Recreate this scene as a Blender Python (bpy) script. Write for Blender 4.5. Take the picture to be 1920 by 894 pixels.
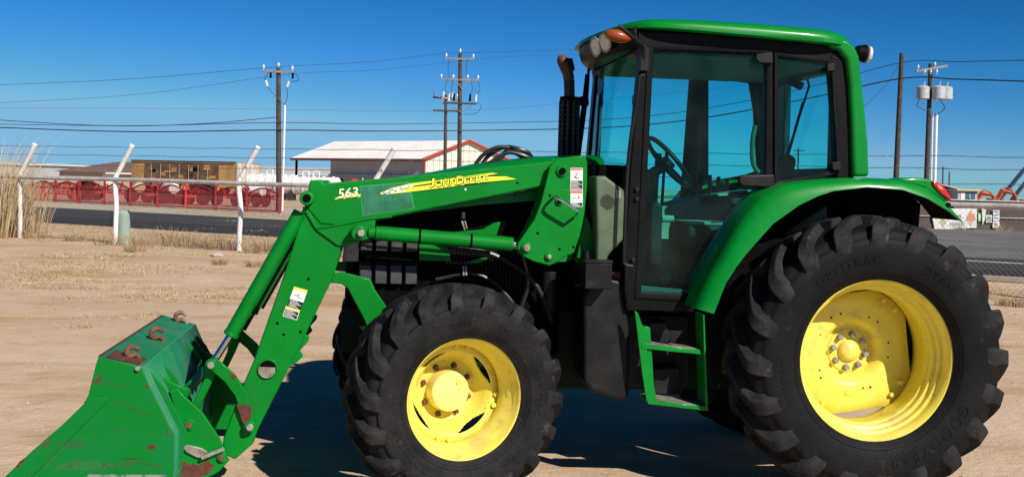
import bpy, bmesh, math, random
from mathutils import Vector, Matrix, noise
random.seed(7)
for o in list(bpy.data.objects): bpy.data.objects.remove(o)
SC = bpy.context.scene
COL = SC.collection
R = math.radians

# ---------------------------------------------------------------- camera, sky, sun, exposure
EYE = 1.79; FPX = 2050.0; PX0, PY0 = 960.0, 347.0; ROLL = math.atan(.0265)
cam_d = bpy.data.cameras.new('camera'); cam = bpy.data.objects.new('camera', cam_d); COL.objects.link(cam)
cam.matrix_world = Matrix.Translation((0, 0, EYE)) @ Matrix.Rotation(-ROLL, 4, 'Y') @ Matrix.Rotation(math.pi/2, 4, 'X')
cam_d.sensor_width = 36; cam_d.lens = 36*FPX/1920; cam_d.shift_y = (PY0-447)/1920
cam_d.clip_start = .1; cam_d.clip_end = 8000
SC.camera = cam
SUN_EL = R(36); SUN_AZ = math.atan2(.85, -1.0)
W = bpy.data.worlds.new("World"); SC.world = W; W.use_nodes = True
nt = W.node_tree; bg = nt.nodes['Background']
sky = nt.nodes.new('ShaderNodeTexSky'); sky.sky_type = 'NISHITA'; sky.sun_disc = False
sky.sun_elevation = SUN_EL; sky.sun_rotation = SUN_AZ
sky.air_density = .7; sky.dust_density = 0; sky.ozone_density = 5; sky.altitude = 0
sep = nt.nodes.new('ShaderNodeSeparateColor'); com = nt.nodes.new('ShaderNodeCombineColor'); nt.links.new(sky.outputs[0], sep.inputs[0])
for ch, (k_, p_, top_) in enumerate(((.042, 2.55, 2.2), (.305, 1.42, 4.9), (.335, 1.48, 7.4))):      # deep dry-air blue
    pw = nt.nodes.new('ShaderNodeMath'); pw.operation = 'POWER'; pw.inputs[1].default_value = p_; nt.links.new(sep.outputs[ch], pw.inputs[0])
    ml = nt.nodes.new('ShaderNodeMath'); ml.operation = 'MULTIPLY'; ml.inputs[1].default_value = k_; nt.links.new(pw.outputs[0], ml.inputs[0]); mn = nt.nodes.new('ShaderNodeMath'); mn.operation = 'MINIMUM'; mn.inputs[1].default_value = top_; nt.links.new(ml.outputs[0], mn.inputs[0]); nt.links.new(mn.outputs[0], com.inputs[ch])
nt.links.new(com.outputs[0], bg.inputs['Color'])
bg.inputs['Strength'].default_value = .08
sd = bpy.data.lights.new('sun', 'SUN'); sd.energy = 5.0; sd.angle = R(.5); sd.color = (1, .95, .86)
sun = bpy.data.objects.new('sun', sd); COL.objects.link(sun)
sun.rotation_euler = Vector((-.85, 1, -.95)).to_track_quat('-Z', 'Y').to_euler()
vs = SC.view_settings; vs.view_transform = 'Standard'; vs.look = 'None'; vs.exposure = .30; vs.gamma = 1; vs.use_curve_mapping = False

# ---------------------------------------------------------------- from the picture to the place
def un(px, py):
    dx, dy = px-PX0, py-PY0
    return dx*math.cos(ROLL)+dy*math.sin(ROLL), -dx*math.sin(ROLL)+dy*math.cos(ROLL)
def P(px, py, Y):
    x, y = un(px, py); return Vector((x*Y/FPX, Y, EYE-y*Y/FPX))
def G(px, py):
    x, y = un(px, py); Y = EYE*FPX/y; return Vector((x*Y/FPX, Y, 0))
YAW = R(7.5)
FW = Vector((-math.cos(YAW), -math.sin(YAW))); LF = Vector((math.sin(YAW), -math.cos(YAW)))
_p = P(1643, 675, 6.40); ORG = Vector((_p.x-LF.x*1.03, _p.y-LF.y*1.03))
def T(px, py, y):        # point of the tractor's own frame (x forward, z up) on its lengthwise plane y
    a, b = un(px, py); d = Vector((a/FPX, 1.0)); t = (ORG.dot(LF)+y)/d.dot(LF)
    q = d*t-ORG; return (q.dot(FW), EYE-b/FPX*t)
def TT(pts, y): return [T(a, b, y) for a, b in pts]
def T3(px, py, y): x, z = T(px, py, y); return Vector((x, y, z))

# ---------------------------------------------------------------- materials
def mk(name, col, rough=.5, metal=0.0, coat=0.0, vary=None, scale=6.0, lo=.42, hi=.62, bump=0.0, bscale=60.0, spec=.5, layers=()):
    m = bpy.data.materials.new(name); m.use_nodes = True; n = m.node_tree.nodes; l = m.node_tree.links
    b = n['Principled BSDF']; b.inputs['Roughness'].default_value = rough; b.inputs['Metallic'].default_value = metal
    b.inputs['Coat Weight'].default_value = coat; b.inputs['Coat Roughness'].default_value = .12; b.inputs['Specular IOR Level'].default_value = spec
    tc = n.new('ShaderNodeTexCoord')
    def rgb(c):
        k = n.new('ShaderNodeRGB'); k.outputs[0].default_value = (*c, 1); return k.outputs[0]
    cur = rgb(col)
    ls = list(layers)
    if vary is not None: ls.insert(0, (vary, scale, lo, hi, (1, 1, 1), 6))
    for (c, s, a, z, st, det) in ls:
        mp = n.new('ShaderNodeMapping'); mp.inputs['Scale'].default_value = st; l.new(tc.outputs['Object'], mp.inputs['Vector'])
        t = n.new('ShaderNodeTexNoise'); t.inputs['Scale'].default_value = s; t.inputs['Detail'].default_value = det; t.inputs['Roughness'].default_value = .65
        l.new(mp.outputs[0], t.inputs['Vector'])
        r = n.new('ShaderNodeMapRange'); r.inputs['From Min'].default_value = a; r.inputs['From Max'].default_value = z
        l.new(t.outputs['Fac'], r.inputs['Value'])
        x = n.new('ShaderNodeMix'); x.data_type = 'RGBA'; l.new(r.outputs[0], x.inputs['Factor']); l.new(cur, x.inputs['A']); x.inputs['B'].default_value = (*c, 1)
        cur = x.outputs['Result']
    l.new(cur, b.inputs['Base Color'])
    if bump:
        t = n.new('ShaderNodeTexNoise'); t.inputs['Scale'].default_value = bscale; t.inputs['Detail'].default_value = 5; l.new(tc.outputs['Object'], t.inputs['Vector'])
        bp = n.new('ShaderNodeBump'); bp.inputs['Strength'].default_value = bump; bp.inputs['Distance'].default_value = .01; l.new(t.outputs['Fac'], bp.inputs['Height']); l.new(bp.outputs[0], b.inputs['Normal'])
    return m
I1 = (1, 1, 1)
M = {}
M['green'] = mk('green_paint', (.0005, .175, .018), .36, coat=.2, spec=.15, vary=(.001, .21, .024), scale=3, layers=[((.02, .16, .035), 5, .55, .9, I1, 9), ((.02, .19, .045), 9, .64, .85, I1, 8)], bump=.03, bscale=18)
M['green_loader'] = mk('green_loader_paint', (.0005, .165, .014), .45, coat=.03, spec=.14, vary=(.001, .20, .020), scale=2.5,
    layers=[((.012, .145, .026), 3.5, .54, .85, I1, 9), ((.010, .17, .045), 7, .6, .78, I1, 8), ((.06, .045, .02), 26, .73, .77, I1, 6), ((.05, .2, .07), 30, .68, .74, (.25, 1, 1.8), 4)], bump=.04, bscale=22)
M['green_patch'] = mk('green_repaint', (.003, .115, .045), .5, vary=(.02, .17, .08), scale=14)
M['green_edge'] = mk('green_repaint_edge', (.03, .3, .09), .5)
M['green_bucket'] = mk('green_bucket_paint', (.0008, .160, .018), .52, spec=.14, vary=(.004, .16, .042), scale=2.2, lo=.45, hi=.72,
    layers=[((.03, .085, .04), 5, .56, .72, (.6, 1, 3), 8), ((.07, .035, .015), 11, .66, .70, (.5, 1, 1.4), 7), ((.025, .03, .018), 40, .66, .71, (.08, 1, 2.5), 3), ((.06, .25, .11), 34, .71, .75, (1.5, 1, .15), 3)], bump=.08, bscale=14)
M['green_faded'] = mk('green_faded_paint', (.010, .165, .065), .55, spec=.2, vary=(.035, .18, .095), scale=4, layers=[((.07, .035, .015), 12, .68, .72, I1, 6), ((.05, .10, .06), 28, .66, .72, (.3, 1, 1), 4)], bump=.06, bscale=16)
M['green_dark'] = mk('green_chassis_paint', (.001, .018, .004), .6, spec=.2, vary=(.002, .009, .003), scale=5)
M['yellow'] = mk('yellow_paint', (.78, .66, .085), .4, coat=.1, spec=.35, vary=(.74, .62, .12), scale=4, layers=[((.46, .34, .11), 9, .54, .78, I1, 9), ((.40, .30, .12), 3, .58, .8, I1, 8), ((.10, .045, .015), 36, .71, .74, I1, 5)], bump=.025, bscale=20)
M['yellow_pale'] = mk('yellow_pale_paint', (.76, .62, .16), .5, vary=(.68, .56, .2), scale=8)
M['tyre'] = mk('tyre_rubber', (.006, .006, .007), .62, vary=(.010, .010, .010), scale=4, spec=.10, layers=[((.032, .030, .028), 10, .62, .82, I1, 9)], bump=.25, bscale=45)
M['tyre_worn'] = mk('tyre_lug_rubber', (.011, .011, .012), .7, vary=(.034, .033, .033), scale=7, lo=.4, hi=.72, spec=.12, layers=[((.085, .078, .07), 24, .62, .8, I1, 8), ((.15, .115, .085), 5, .60, .78, I1, 9)], bump=.3, bscale=60)
M['tyre_front'] = mk('tyre_dusty_rubber', (.009, .009, .010), .7, vary=(.024, .023, .023), scale=5, lo=.4, hi=.72, spec=.12, layers=[((.075, .068, .06), 14, .62, .82, I1, 9)], bump=.35, bscale=50)
M['black'] = mk('black_plastic', (.003, .003, .0035), .45, vary=(.0055, .0055, .006), scale=8, layers=[((.016, .015, .014), 14, .70, .86, I1, 7)], bump=.03, spec=.12)
M['black_dusty'] = mk('black_dusty_plastic', (.007, .007, .008), .5, vary=(.014, .014, .014), scale=6, layers=[((.04, .037, .032), 12, .64, .84, I1, 8)], bump=.05, spec=.2)
M['dark'] = mk('black_cast_iron', (.0014, .0014, .0014), .8, vary=(.003, .003, .0027), scale=9, spec=.06)
M['grille'] = mk('grey_grille', (.018, .018, .018), .5, vary=(.035, .032, .03), scale=12)
M['hose'] = mk('hose_rubber', (.012, .012, .013), .4, vary=(.02, .02, .02), scale=20)
M['steel'] = mk('steel', (.42, .42, .42), .35, metal=.9, vary=(.3, .28, .26), scale=30)
M['chrome'] = mk('chrome', (.62, .63, .65), .14, metal=1.0, vary=(.55, .55, .56), scale=20)
M['bare'] = mk('dirty_metal', (.36, .34, .31), .5, metal=.4, vary=(.22, .17, .13), scale=18)
M['rust'] = mk('rust', (.11, .038, .018), .8, vary=(.18, .065, .03), scale=20, layers=[((.05, .02, .012), 33, .58, .7, I1, 7)], bump=.3)
M['rust_dark'] = mk('rust_patch', (.075, .02, .012), .8, vary=(.12, .035, .02), scale=26, bump=.2)
M['exhaust'] = mk('sooty_steel', (.025, .02, .018), .55, metal=.3, vary=(.05, .04, .035), scale=12)
M['exhaust_tip'] = mk('burnt_steel', (.12, .055, .03), .6, metal=.3, vary=(.07, .045, .035), scale=14)
M['headliner'] = mk('grey_headliner', (.07, .075, .068), .9, vary=(.09, .095, .085), scale=8)
M['console'] = mk('grey_green_plastic', (.062, .095, .050), .6, vary=(.085, .12, .068), scale=9)
M['interior'] = mk('tan_interior_plastic', (.30, .25, .16), .6, vary=(.36, .31, .21), scale=6)
M['seat'] = mk('black_seat_cloth', (.02, .02, .02), .9, vary=(.035, .035, .035), scale=30, bump=.1)
M['seat_pad'] = mk('grey_seat_cloth', (.22, .24, .21), .9, vary=(.3, .31, .28), scale=30)
M['white'] = mk('white_decal', (.78, .78, .74), .5, vary=(.68, .68, .64), scale=20)
M['decal_yellow'] = mk('yellow_decal', (.80, .84, .04), .4, vary=(.74, .80, .06), scale=10)
M['decal_gold'] = mk('gold_decal', (.78, .66, .10), .4)
M['decal_cream'] = mk('cream_decal', (.8, .78, .5), .4)
M['decal_black'] = mk('black_decal', (.008, .01, .008), .4)
M['decal_worn'] = mk('worn_white_decal', (.7, .7, .66), .6, vary=(.12, .3, .2), scale=45, lo=.5, hi=.56)
M['decal_red'] = mk('red_decal', (.62, .14, .10), .5)
M['decal_hood'] = mk('hood_decal', (.5, .46, .12), .4)
M['lens'] = mk('lamp_lens', (.62, .6, .55), .15, vary=(.5, .48, .44), scale=40, coat=.5)
M['amber'] = mk('amber_lens', (.30, .055, .008), .35, coat=.2)
M['red_lens'] = mk('red_lens', (.62, .012, .015), .15, coat=.7, vary=(.5, .01, .012), scale=30)
M['orange_lens'] = mk('orange_lens', (.95, .30, .10), .2, coat=.6)
M['pipe_white'] = mk('white_pipe_paint', (.82, .81, .79), .5, vary=(.72, .70, .67), scale=7, layers=[((.16, .08, .04), 20, .70, .74, I1, 6)], bump=.05)
M['pipe_grey'] = mk('grey_pipe', (.47, .45, .43), .5, vary=(.34, .32, .30), scale=5, layers=[((.14, .09, .06), 7, .62, .72, I1, 7)])
M['wire'] = mk('galvanised_wire', (.15, .15, .15), .6, metal=.3)
M['cable'] = mk('power_cable', (.02, .022, .026), .6)
M['barb'] = mk('barbed_wire_steel', (.13, .13, .13), .5, metal=.4)
M['wood'] = mk('creosote_wood', (.045, .030, .022), .85, vary=(.085, .06, .045), scale=5, layers=[((.02, .014, .011), 12, .6, .7, (6, 6, .25), 5)], bump=.2)
M['wood_grey'] = mk('weathered_wood', (.26, .23, .20), .85, vary=(.16, .14, .12), scale=7)
M['ceramic'] = mk('ceramic', (.55, .56, .56), .2)
M['galv'] = mk('galvanised_paint', (.46, .47, .48), .45, vary=(.36, .37, .38), scale=5)
M['pvc'] = mk('white_conduit', (.72, .72, .72), .5)
M['asphalt'] = mk('asphalt', (.034, .033, .034), .9, spec=.2, vary=(.048, .046, .045), scale=.5, layers=[((.075, .07, .065), 3, .6, .85, (.25, 1, 1), 8)], bump=.1)
M['asphalt_dark'] = mk('fresh_asphalt', (.020, .0195, .021), .9, spec=.2, vary=(.03, .029, .03), scale=.6, layers=[((.05, .047, .044), 3, .62, .85, (.25, 1, 1), 8)])
M['asphalt_pale'] = mk('worn_asphalt', (.10, .094, .09), .9, vary=(.155, .147, .137), scale=.3, layers=[((.30, .26, .22), 2, .6, .8, I1, 8)])
M['gravel'] = mk('pale_gravel', (.40, .325, .25), .95, vary=(.48, .41, .32), scale=.6, layers=[((.27, .21, .14), 3, .55, .75, I1, 8)])
M['stripe'] = mk('white_road_paint', (.62, .61, .59), .8, vary=(.40, .39, .37), scale=3)
M['red_paint'] = mk('red_paint', (.34, .016, .018), .5, vary=(.26, .014, .016), scale=5, layers=[((.16, .04, .025), 16, .62, .75, I1, 6)])
M['red_bright'] = mk('bright_red_paint', (.58, .035, .02), .45)
M['orange_paint'] = mk('orange_paint', (.40, .06, .018), .5, vary=(.45, .09, .03), scale=3)
M['brown_roof'] = mk('brown_shingles', (.125, .078, .068), .9, vary=(.16, .105, .09), scale=1.2, bump=.1)
M['house_wall'] = mk('tan_siding', (.42, .33, .26), .8)
M['house_white'] = mk('white_trim', (.7, .68, .64), .7)
M['mural'] = mk('tan_trailer_side', (.42, .25, .08), .7, vary=(.24, .13, .055), scale=.4, layers=[((.17, .10, .05), 2.4, .58, .72, I1, 7)])
M['mural_olive'] = mk('olive_picture_paint', (.26, .22, .045), .7, vary=(.12, .09, .04), scale=1.3, lo=.45, hi=.6)
M['mural_maroon'] = mk('maroon_picture_paint', (.14, .05, .035), .7, vary=(.07, .035, .03), scale=1.5)
M['mural_dark'] = mk('dark_picture_paint', (.075, .04, .03), .7, vary=(.17, .085, .045), scale=.8, lo=.45, hi=.6)
M['trailer_end'] = mk('peeling_trailer_end', (.52, .42, .32), .8, vary=(.68, .62, .54), scale=1.1, lo=.46, hi=.54, layers=[((.22, .13, .08), 3.2, .6, .68, I1, 6)])
M['roof_metal'] = mk('pale_metal_roof', (.74, .71, .69), .5, vary=(.66, .63, .61), scale=.3)
M['shed_white'] = mk('cream_metal_siding', (.64, .60, .51), .6, vary=(.6, .56, .48), scale=.5)
M['shed_grey'] = mk('grey_metal_siding', (.34, .35, .37), .6, vary=(.40, .41, .43), scale=.4)
M['shed_red'] = mk('red_metal_trim', (.46, .06, .035), .5)
M['shed_dark'] = mk('maroon_trim', (.13, .02, .02), .5)
M['tank_white'] = mk('white_tank_paint', (.72, .72, .70), .45, vary=(.62, .61, .59), scale=1.2)
M['blue_paint'] = mk('blue_paint', (.025, .05, .095), .5)
M['teal'] = mk('teal_paint', (.03, .13, .15), .4)
M['screen'] = mk('brown_windscreen', (.085, .062, .05), .95, vary=(.12, .09, .07), scale=.5, layers=[((.17, .12, .085), 1.6, .58, .8, I1, 8)])
M['sign_white'] = mk('white_sign', (.72, .71, .69), .6, vary=(.6, .59, .57), scale=1.4)
M['sign_grey'] = mk('grey_print', (.24, .23, .21), .6)
M['sign_tan'] = mk('tan_print', (.50, .40, .24), .6)
M['sign_red'] = mk('faded_red_print', (.66, .22, .15), .6)
M['sign_green'] = mk('green_sign', (.16, .42, .07), .6)
M['sign_blue'] = mk('blue_print', (.13, .20, .42), .6)
M['olive'] = mk('pale_green_plastic', (.30, .41, .33), .7, vary=(.36, .44, .35), scale=4, layers=[((.40, .36, .28), 6, .6, .75, I1, 6)])
M['rock'] = mk('pale_rock', (.5, .42, .34), .9, vary=(.38, .31, .24), scale=9, bump=.4)
M['straw'] = mk('dry_straw', (.44, .32, .165), .9, vary=(.34, .235, .11), scale=2)
M['straw_pale'] = mk('pale_straw', (.56, .45, .29), .9, vary=(.43, .32, .18), scale=2)
M['straw_brown'] = mk('brown_weed', (.17, .10, .05), .9, vary=(.26, .16, .08), scale=4)
M['pebble'] = mk('pale_pebbles', (.60, .54, .47), .9, vary=(.45, .38, .3), scale=3)
M['clod'] = mk('dirt_clods', (.38, .27, .175), .95, vary=(.48, .36, .25), scale=3)
M['hook'] = mk('rusty_hook_steel', (.13, .055, .03), .7, vary=(.22, .19, .17), scale=14, lo=.45, hi=.6)
M['scuff'] = mk('scuffed_paint', (.003, .14, .02), .6, vary=(.04, .05, .017), scale=26, lo=.5, hi=.64)
M['wear'] = mk('worn_strip', (.20, .21, .17), .7, vary=(.03, .12, .05), scale=16, lo=.46, hi=.56)
M['glass'] = bpy.data.materials.new('tinted_glass')
def glassmat(m, tint, f=1.0):
    m.use_nodes = True; n = m.node_tree.nodes; l = m.node_tree.links; n.clear()
    o = n.new('ShaderNodeOutputMaterial'); mx = n.new('ShaderNodeMixShader'); t = n.new('ShaderNodeBsdfTransparent'); t.inputs[0].default_value = (*tint, 1)
    g = n.new('ShaderNodeBsdfGlossy'); g.inputs['Roughness'].default_value = .02; g.inputs[0].default_value = (f, f, f, 1)
    lw = n.new('ShaderNodeLayerWeight'); pw = n.new('ShaderNodeMath'); pw.operation = 'POWER'; pw.inputs[1].default_value = 4; l.new(lw.outputs['Facing'], pw.inputs[0])
    tc = n.new('ShaderNodeTexCoord'); nz = n.new('ShaderNodeTexNoise'); nz.inputs['Scale'].default_value = 3.5; nz.inputs['Detail'].default_value = 9; l.new(tc.outputs['Object'], nz.inputs['Vector'])
    mr = n.new('ShaderNodeMapRange'); mr.inputs['From Min'].default_value = .42; mr.inputs['From Max'].default_value = .8; mr.inputs['To Min'].default_value = .004; mr.inputs['To Max'].default_value = .022; l.new(nz.outputs['Fac'], mr.inputs['Value'])
    df = n.new('ShaderNodeBsdfDiffuse'); df.inputs[0].default_value = (.45, .42, .36, 1); m2 = n.new('ShaderNodeMixShader'); l.new(mr.outputs[0], m2.inputs[0]); l.new(t.outputs[0], m2.inputs[1]); l.new(df.outputs[0], m2.inputs[2])
    fr = n.new('ShaderNodeMath'); fr.operation = 'MULTIPLY_ADD'; fr.inputs[1].default_value = .30; fr.inputs[2].default_value = .006; l.new(pw.outputs[0], fr.inputs[0])
    l.new(fr.outputs[0], mx.inputs[0]); l.new(m2.outputs[0], mx.inputs[1]); l.new(g.outputs[0], mx.inputs[2]); l.new(mx.outputs[0], o.inputs[0])
glassmat(M['glass'], (.56, .95, .93))
M['pane'] = mk('dark_window', (.02, .03, .035), .1)

# ground: dust with sandy drifts, trodden grass soil, small stones
def groundmat():
    m = mk('sandy_dirt', (.50, .355, .240), .96, vary=(.57, .425, .30), scale=.35, lo=.4, hi=.62,
           layers=[((.40, .25, .115), .42, .53, .66, (.45, 1, 1), 10), ((.42, .27, .16), 1.1, .52, .70, (.45, 1, 1), 9), ((.36, .23, .135), 4.5, .60, .76, (.4, 1, 1), 9), ((.56, .45, .33), 6, .62, .74, (.35, 1, 1), 9), ((.25, .165, .10), 22, .64, .72, I1, 6), ((.66, .58, .48), 38, .70, .73, I1, 3)])
    n = m.node_tree.nodes; l = m.node_tree.links; b = n['Principled BSDF']
    tc = next(x for x in n if x.type == 'TEX_COORD')
    hs_ = None
    for s, d in ((2, .05), (14, .016), (60, .007), (160, .003)):
        t = n.new('ShaderNodeTexNoise'); t.inputs['Scale'].default_value = s; t.inputs['Detail'].default_value = 6; l.new(tc.outputs['Object'], t.inputs['Vector'])
        bp = n.new('ShaderNodeBump'); bp.inputs['Strength'].default_value = .6; bp.inputs['Distance'].default_value = d; l.new(t.outputs['Fac'], bp.inputs['Height'])
        if hs_: l.new(hs_.outputs[0], bp.inputs['Normal'])
        hs_ = bp
    l.new(hs_.outputs[0], b.inputs['Normal']); b.inputs['Specular IOR Level'].default_value = .1
    return m
M['dirt'] = groundmat()

# ---------------------------------------------------------------- mesh helpers
def NB(): return bmesh.new()
def prism(bm, pts, y0, y1):          # outline (x, z) extruded along y
    a = [bm.verts.new((x, y0, z)) for x, z in pts]; b = [bm.verts.new((x, y1, z)) for x, z in pts]
    bm.faces.new(a); bm.faces.new(b[::-1]); n = len(pts)
    for i in range(n): bm.faces.new((a[i], b[i], b[(i+1) % n], a[(i+1) % n]))
def ring(bm, outer, inner, y0, y1):
    n = len(outer); A = [[bm.verts.new((x, y, z)) for x, z in q] for q in (outer, inner) for y in (y0, y1)]
    o0, o1, i0, i1 = A
    for i in range(n):
        j = (i+1) % n
        bm.faces.new((o0[i], o0[j], i0[j], i0[i])); bm.faces.new((o1[i], i1[i], i1[j], o1[j]))
        bm.faces.new((o0[i], o1[i], o1[j], o0[j])); bm.faces.new((i0[i], i0[j], i1[j], i1[i]))
def hull8(bm, c):                    # box from 8 corners: bottom four, top four
    v = [bm.verts.new(p) for p in c]
    for f in ((3, 2, 1, 0), (4, 5, 6, 7), (0, 1, 5, 4), (1, 2, 6, 5), (2, 3, 7, 6), (3, 0, 4, 7)): bm.faces.new([v[i] for i in f])
def box(bm, a, b):
    x0, y0, z0 = a; x1, y1, z1 = b
    hull8(bm, [(x0, y0, z0), (x1, y0, z0), (x1, y1, z0), (x0, y1, z0), (x0, y0, z1), (x1, y0, z1), (x1, y1, z1), (x0, y1, z1)])
def obox(bm, c, s, rz=0, rx=0, ry=0):
    m = Matrix.Translation(c) @ Matrix.Rotation(rz, 4, 'Z') @ Matrix.Rotation(ry, 4, 'Y') @ Matrix.Rotation(rx, 4, 'X')
    x, y, z = s[0]/2, s[1]/2, s[2]/2
    hull8(bm, [m @ Vector(q) for q in ((-x, -y, -z), (x, -y, -z), (x, y, -z), (-x, y, -z), (-x, -y, z), (x, -y, z), (x, y, z), (-x, y, z))])
def frame(d):
    d = d.normalized(); u = d.cross(Vector((0, 0, 1)))
    if u.length < .05: u = d.cross(Vector((1, 0, 0)))
    u.normalize(); return d, u, u.cross(d)
def cyl(bm, p0, p1, r0, r1=None, seg=20):
    p0, p1 = Vector(p0), Vector(p1); r1 = r0 if r1 is None else r1
    d, u, w = frame(p1-p0); A = []; B = []
    for i in range(seg):
        t = 2*math.pi*i/seg; o = u*math.cos(t)+w*math.sin(t)
        A.append(bm.verts.new(p0+o*r0)); B.append(bm.verts.new(p1+o*r1))
    for i in range(seg): bm.faces.new((A[i], A[(i+1) % seg], B[(i+1) % seg], B[i]))
    bm.faces.new(A[::-1]); bm.faces.new(B)
def pipe(bm, pts, r, seg=8, close=False):
    pts = [Vector(p) for p in pts]; n = len(pts); rings = []
    rr = r if isinstance(r, (list, tuple)) else [r]*n
    d, u, w = frame(pts[1]-pts[0])
    for i in range(n):
        if close: t = (pts[(i+1) % n]-pts[i-1])
        else: t = pts[min(i+1, n-1)]-pts[max(i-1, 0)]
        t = t.normalized(); u = (u-t*u.dot(t)); u.normalize(); w = u.cross(t)
        rings.append([bm.verts.new(pts[i]+(u*math.cos(2*math.pi*k/seg)+w*math.sin(2*math.pi*k/seg))*rr[i]) for k in range(seg)])
    for i in range(n if close else n-1):
        a, b = rings[i], rings[(i+1) % n]
        for k in range(seg): bm.faces.new((a[k], a[(k+1) % seg], b[(k+1) % seg], b[k]))
    if not close: bm.faces.new(rings[0][::-1]); bm.faces.new(rings[-1])
def smooth_path(pts, k=8):           # Catmull-Rom
    pts = [Vector(p) for p in pts]; q = [pts[0]*2-pts[1]]+pts+[pts[-1]*2-pts[-2]]; out = []
    for i in range(1, len(q)-2):
        for j in range(k):
            t = j/k; a, b, c, d = q[i-1:i+3]
            out.append(.5*((2*b)+(c-a)*t+(2*a-5*b+4*c-d)*t*t+(3*b-a-3*c+d)*t**3))
    return out+[pts[-1]]
def lathe(bm, prof, seg=64, c=(0, 0, 0), closed=False, axis='y', caps=True):     # profile (along axis, radius)
    rings = []
    for (y, r) in prof:
        row = []
        for i in range(seg):
            t = 2*math.pi*i/seg
            v = (c[0]+r*math.cos(t), c[1]+y, c[2]+r*math.sin(t)) if axis == 'y' else (c[0]+r*math.cos(t), c[1]+r*math.sin(t), c[2]+y)
            row.append(bm.verts.new(v))
        rings.append(row)
    m = len(rings)
    for k in range(m if closed else m-1):
        a, b = rings[k], rings[(k+1) % m]
        for i in range(seg): bm.faces.new((a[i], a[(i+1) % seg], b[(i+1) % seg], b[i]))
    if caps and not closed:
        if prof[0][1] > 1e-4: bm.faces.new(rings[0])
        if prof[-1][1] > 1e-4: bm.faces.new(rings[-1][::-1])
def obj(name, bm, mat, parent=None, bevel=0, smooth=32, seg=2, mats=None):
    bmesh.ops.remove_doubles(bm, verts=bm.verts, dist=1e-6)
    bmesh.ops.recalc_face_normals(bm, faces=bm.faces)
    me = bpy.data.meshes.new(name); bm.to_mesh(me); bm.free()
    o = bpy.data.objects.new(name, me); COL.objects.link(o)
    for x in (mats or [mat]): me.materials.append(M[x])
    if smooth:
        me.polygons.foreach_set('use_smooth', [True]*len(me.polygons))
        me.set_sharp_from_angle(angle=R(smooth))
    if bevel:
        b = o.modifiers.new('bevel', 'BEVEL'); b.width = bevel; b.segments = seg; b.limit_method = 'ANGLE'; b.angle_limit = R(38); b.miter_outer = 'MITER_ARC'
    if parent: o.parent = parent
    return o
def tag(o, label=None, cat=None, group=None, kind=None):
    if label: o['label'] = label
    if cat: o['category'] = cat
    if group: o['group'] = group
    if kind: o['kind'] = kind
    return o
def empty(name, loc=(0, 0, 0), rz=0, label=None, cat=None, group=None):
    o = bpy.data.objects.new(name, None); COL.objects.link(o); o.location = loc; o.rotation_euler = (0, 0, rz); o.empty_display_size = .2
    return tag(o, label, cat, group)
def kids(o): return [c for c in COL.objects if c.parent == o]
def copy_tree(o, parent=None):
    ch = kids(o); c = o.copy(); COL.objects.link(c)
    if parent: c.parent = parent
    for k in ch: copy_tree(k, c)
    return c
def text_polys(s, size, extrude=0.0, shear=0.0, space=1.0):
    cu = bpy.data.curves.new('lettering', 'FONT'); cu.body = s; cu.size = size; cu.extrude = extrude; cu.align_x = 'CENTER'; cu.align_y = 'CENTER'; cu.shear = shear; cu.space_character = space; cu.resolution_u = 4; cu.offset = size*.012
    t = bpy.data.objects.new('lettering', cu); COL.objects.link(t)
    bpy.context.view_layer.update()
    me = bpy.data.meshes.new_from_object(t.evaluated_get(bpy.context.evaluated_depsgraph_get()))
    v = [x.co.copy() for x in me.vertices]; f = [tuple(p.vertices) for p in me.polygons]
    bpy.data.objects.remove(t); bpy.data.curves.remove(cu); bpy.data.meshes.remove(me)
    return v, f
def put(bm, v, f, fn):
    w = [bm.verts.new(fn(p)) for p in v]
    for q in f:
        try: bm.faces.new([w[i] for i in q])
        except ValueError: pass

# ================================================================ SETTING
bm = NB()
xs = [-2500, -900, -350, -150, -80, -50]+[-34+i*1.0 for i in range(69)]+[50, 80, 150, 350, 900, 2500]
ys = [-60, -20, -8, -2]+[1+i*.4 for i in range(100)]+[45, 52, 60, 70, 85, 110, 160, 260, 500, 1000, 2200, 5500]
def gz(x, y):
    if not (-34 < x < 34 and 3 < y < 36): return 0
    n = noise.noise(Vector((x*.9, y*.9, 0)))*.012+noise.noise(Vector((x*.25, y*.25, 3)))*.014
    return max(-.03, min(.0, n-.008))
gv = [[bm.verts.new((x, y, gz(x, y))) for x in xs] for y in ys]
for j in range(len(ys)-1):
    for i in range(len(xs)-1): bm.faces.new((gv[j][i], gv[j][i+1], gv[j+1][i+1], gv[j+1][i]))
tag(obj('ground', bm, 'dirt'), kind='structure')
def sheet(name, mat, pts, z):
    bm = NB(); v = [bm.verts.new((x, y, z)) for x, y in pts]; bm.faces.new(v)
    return tag(obj(name, bm, mat, smooth=0), kind='structure')
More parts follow.
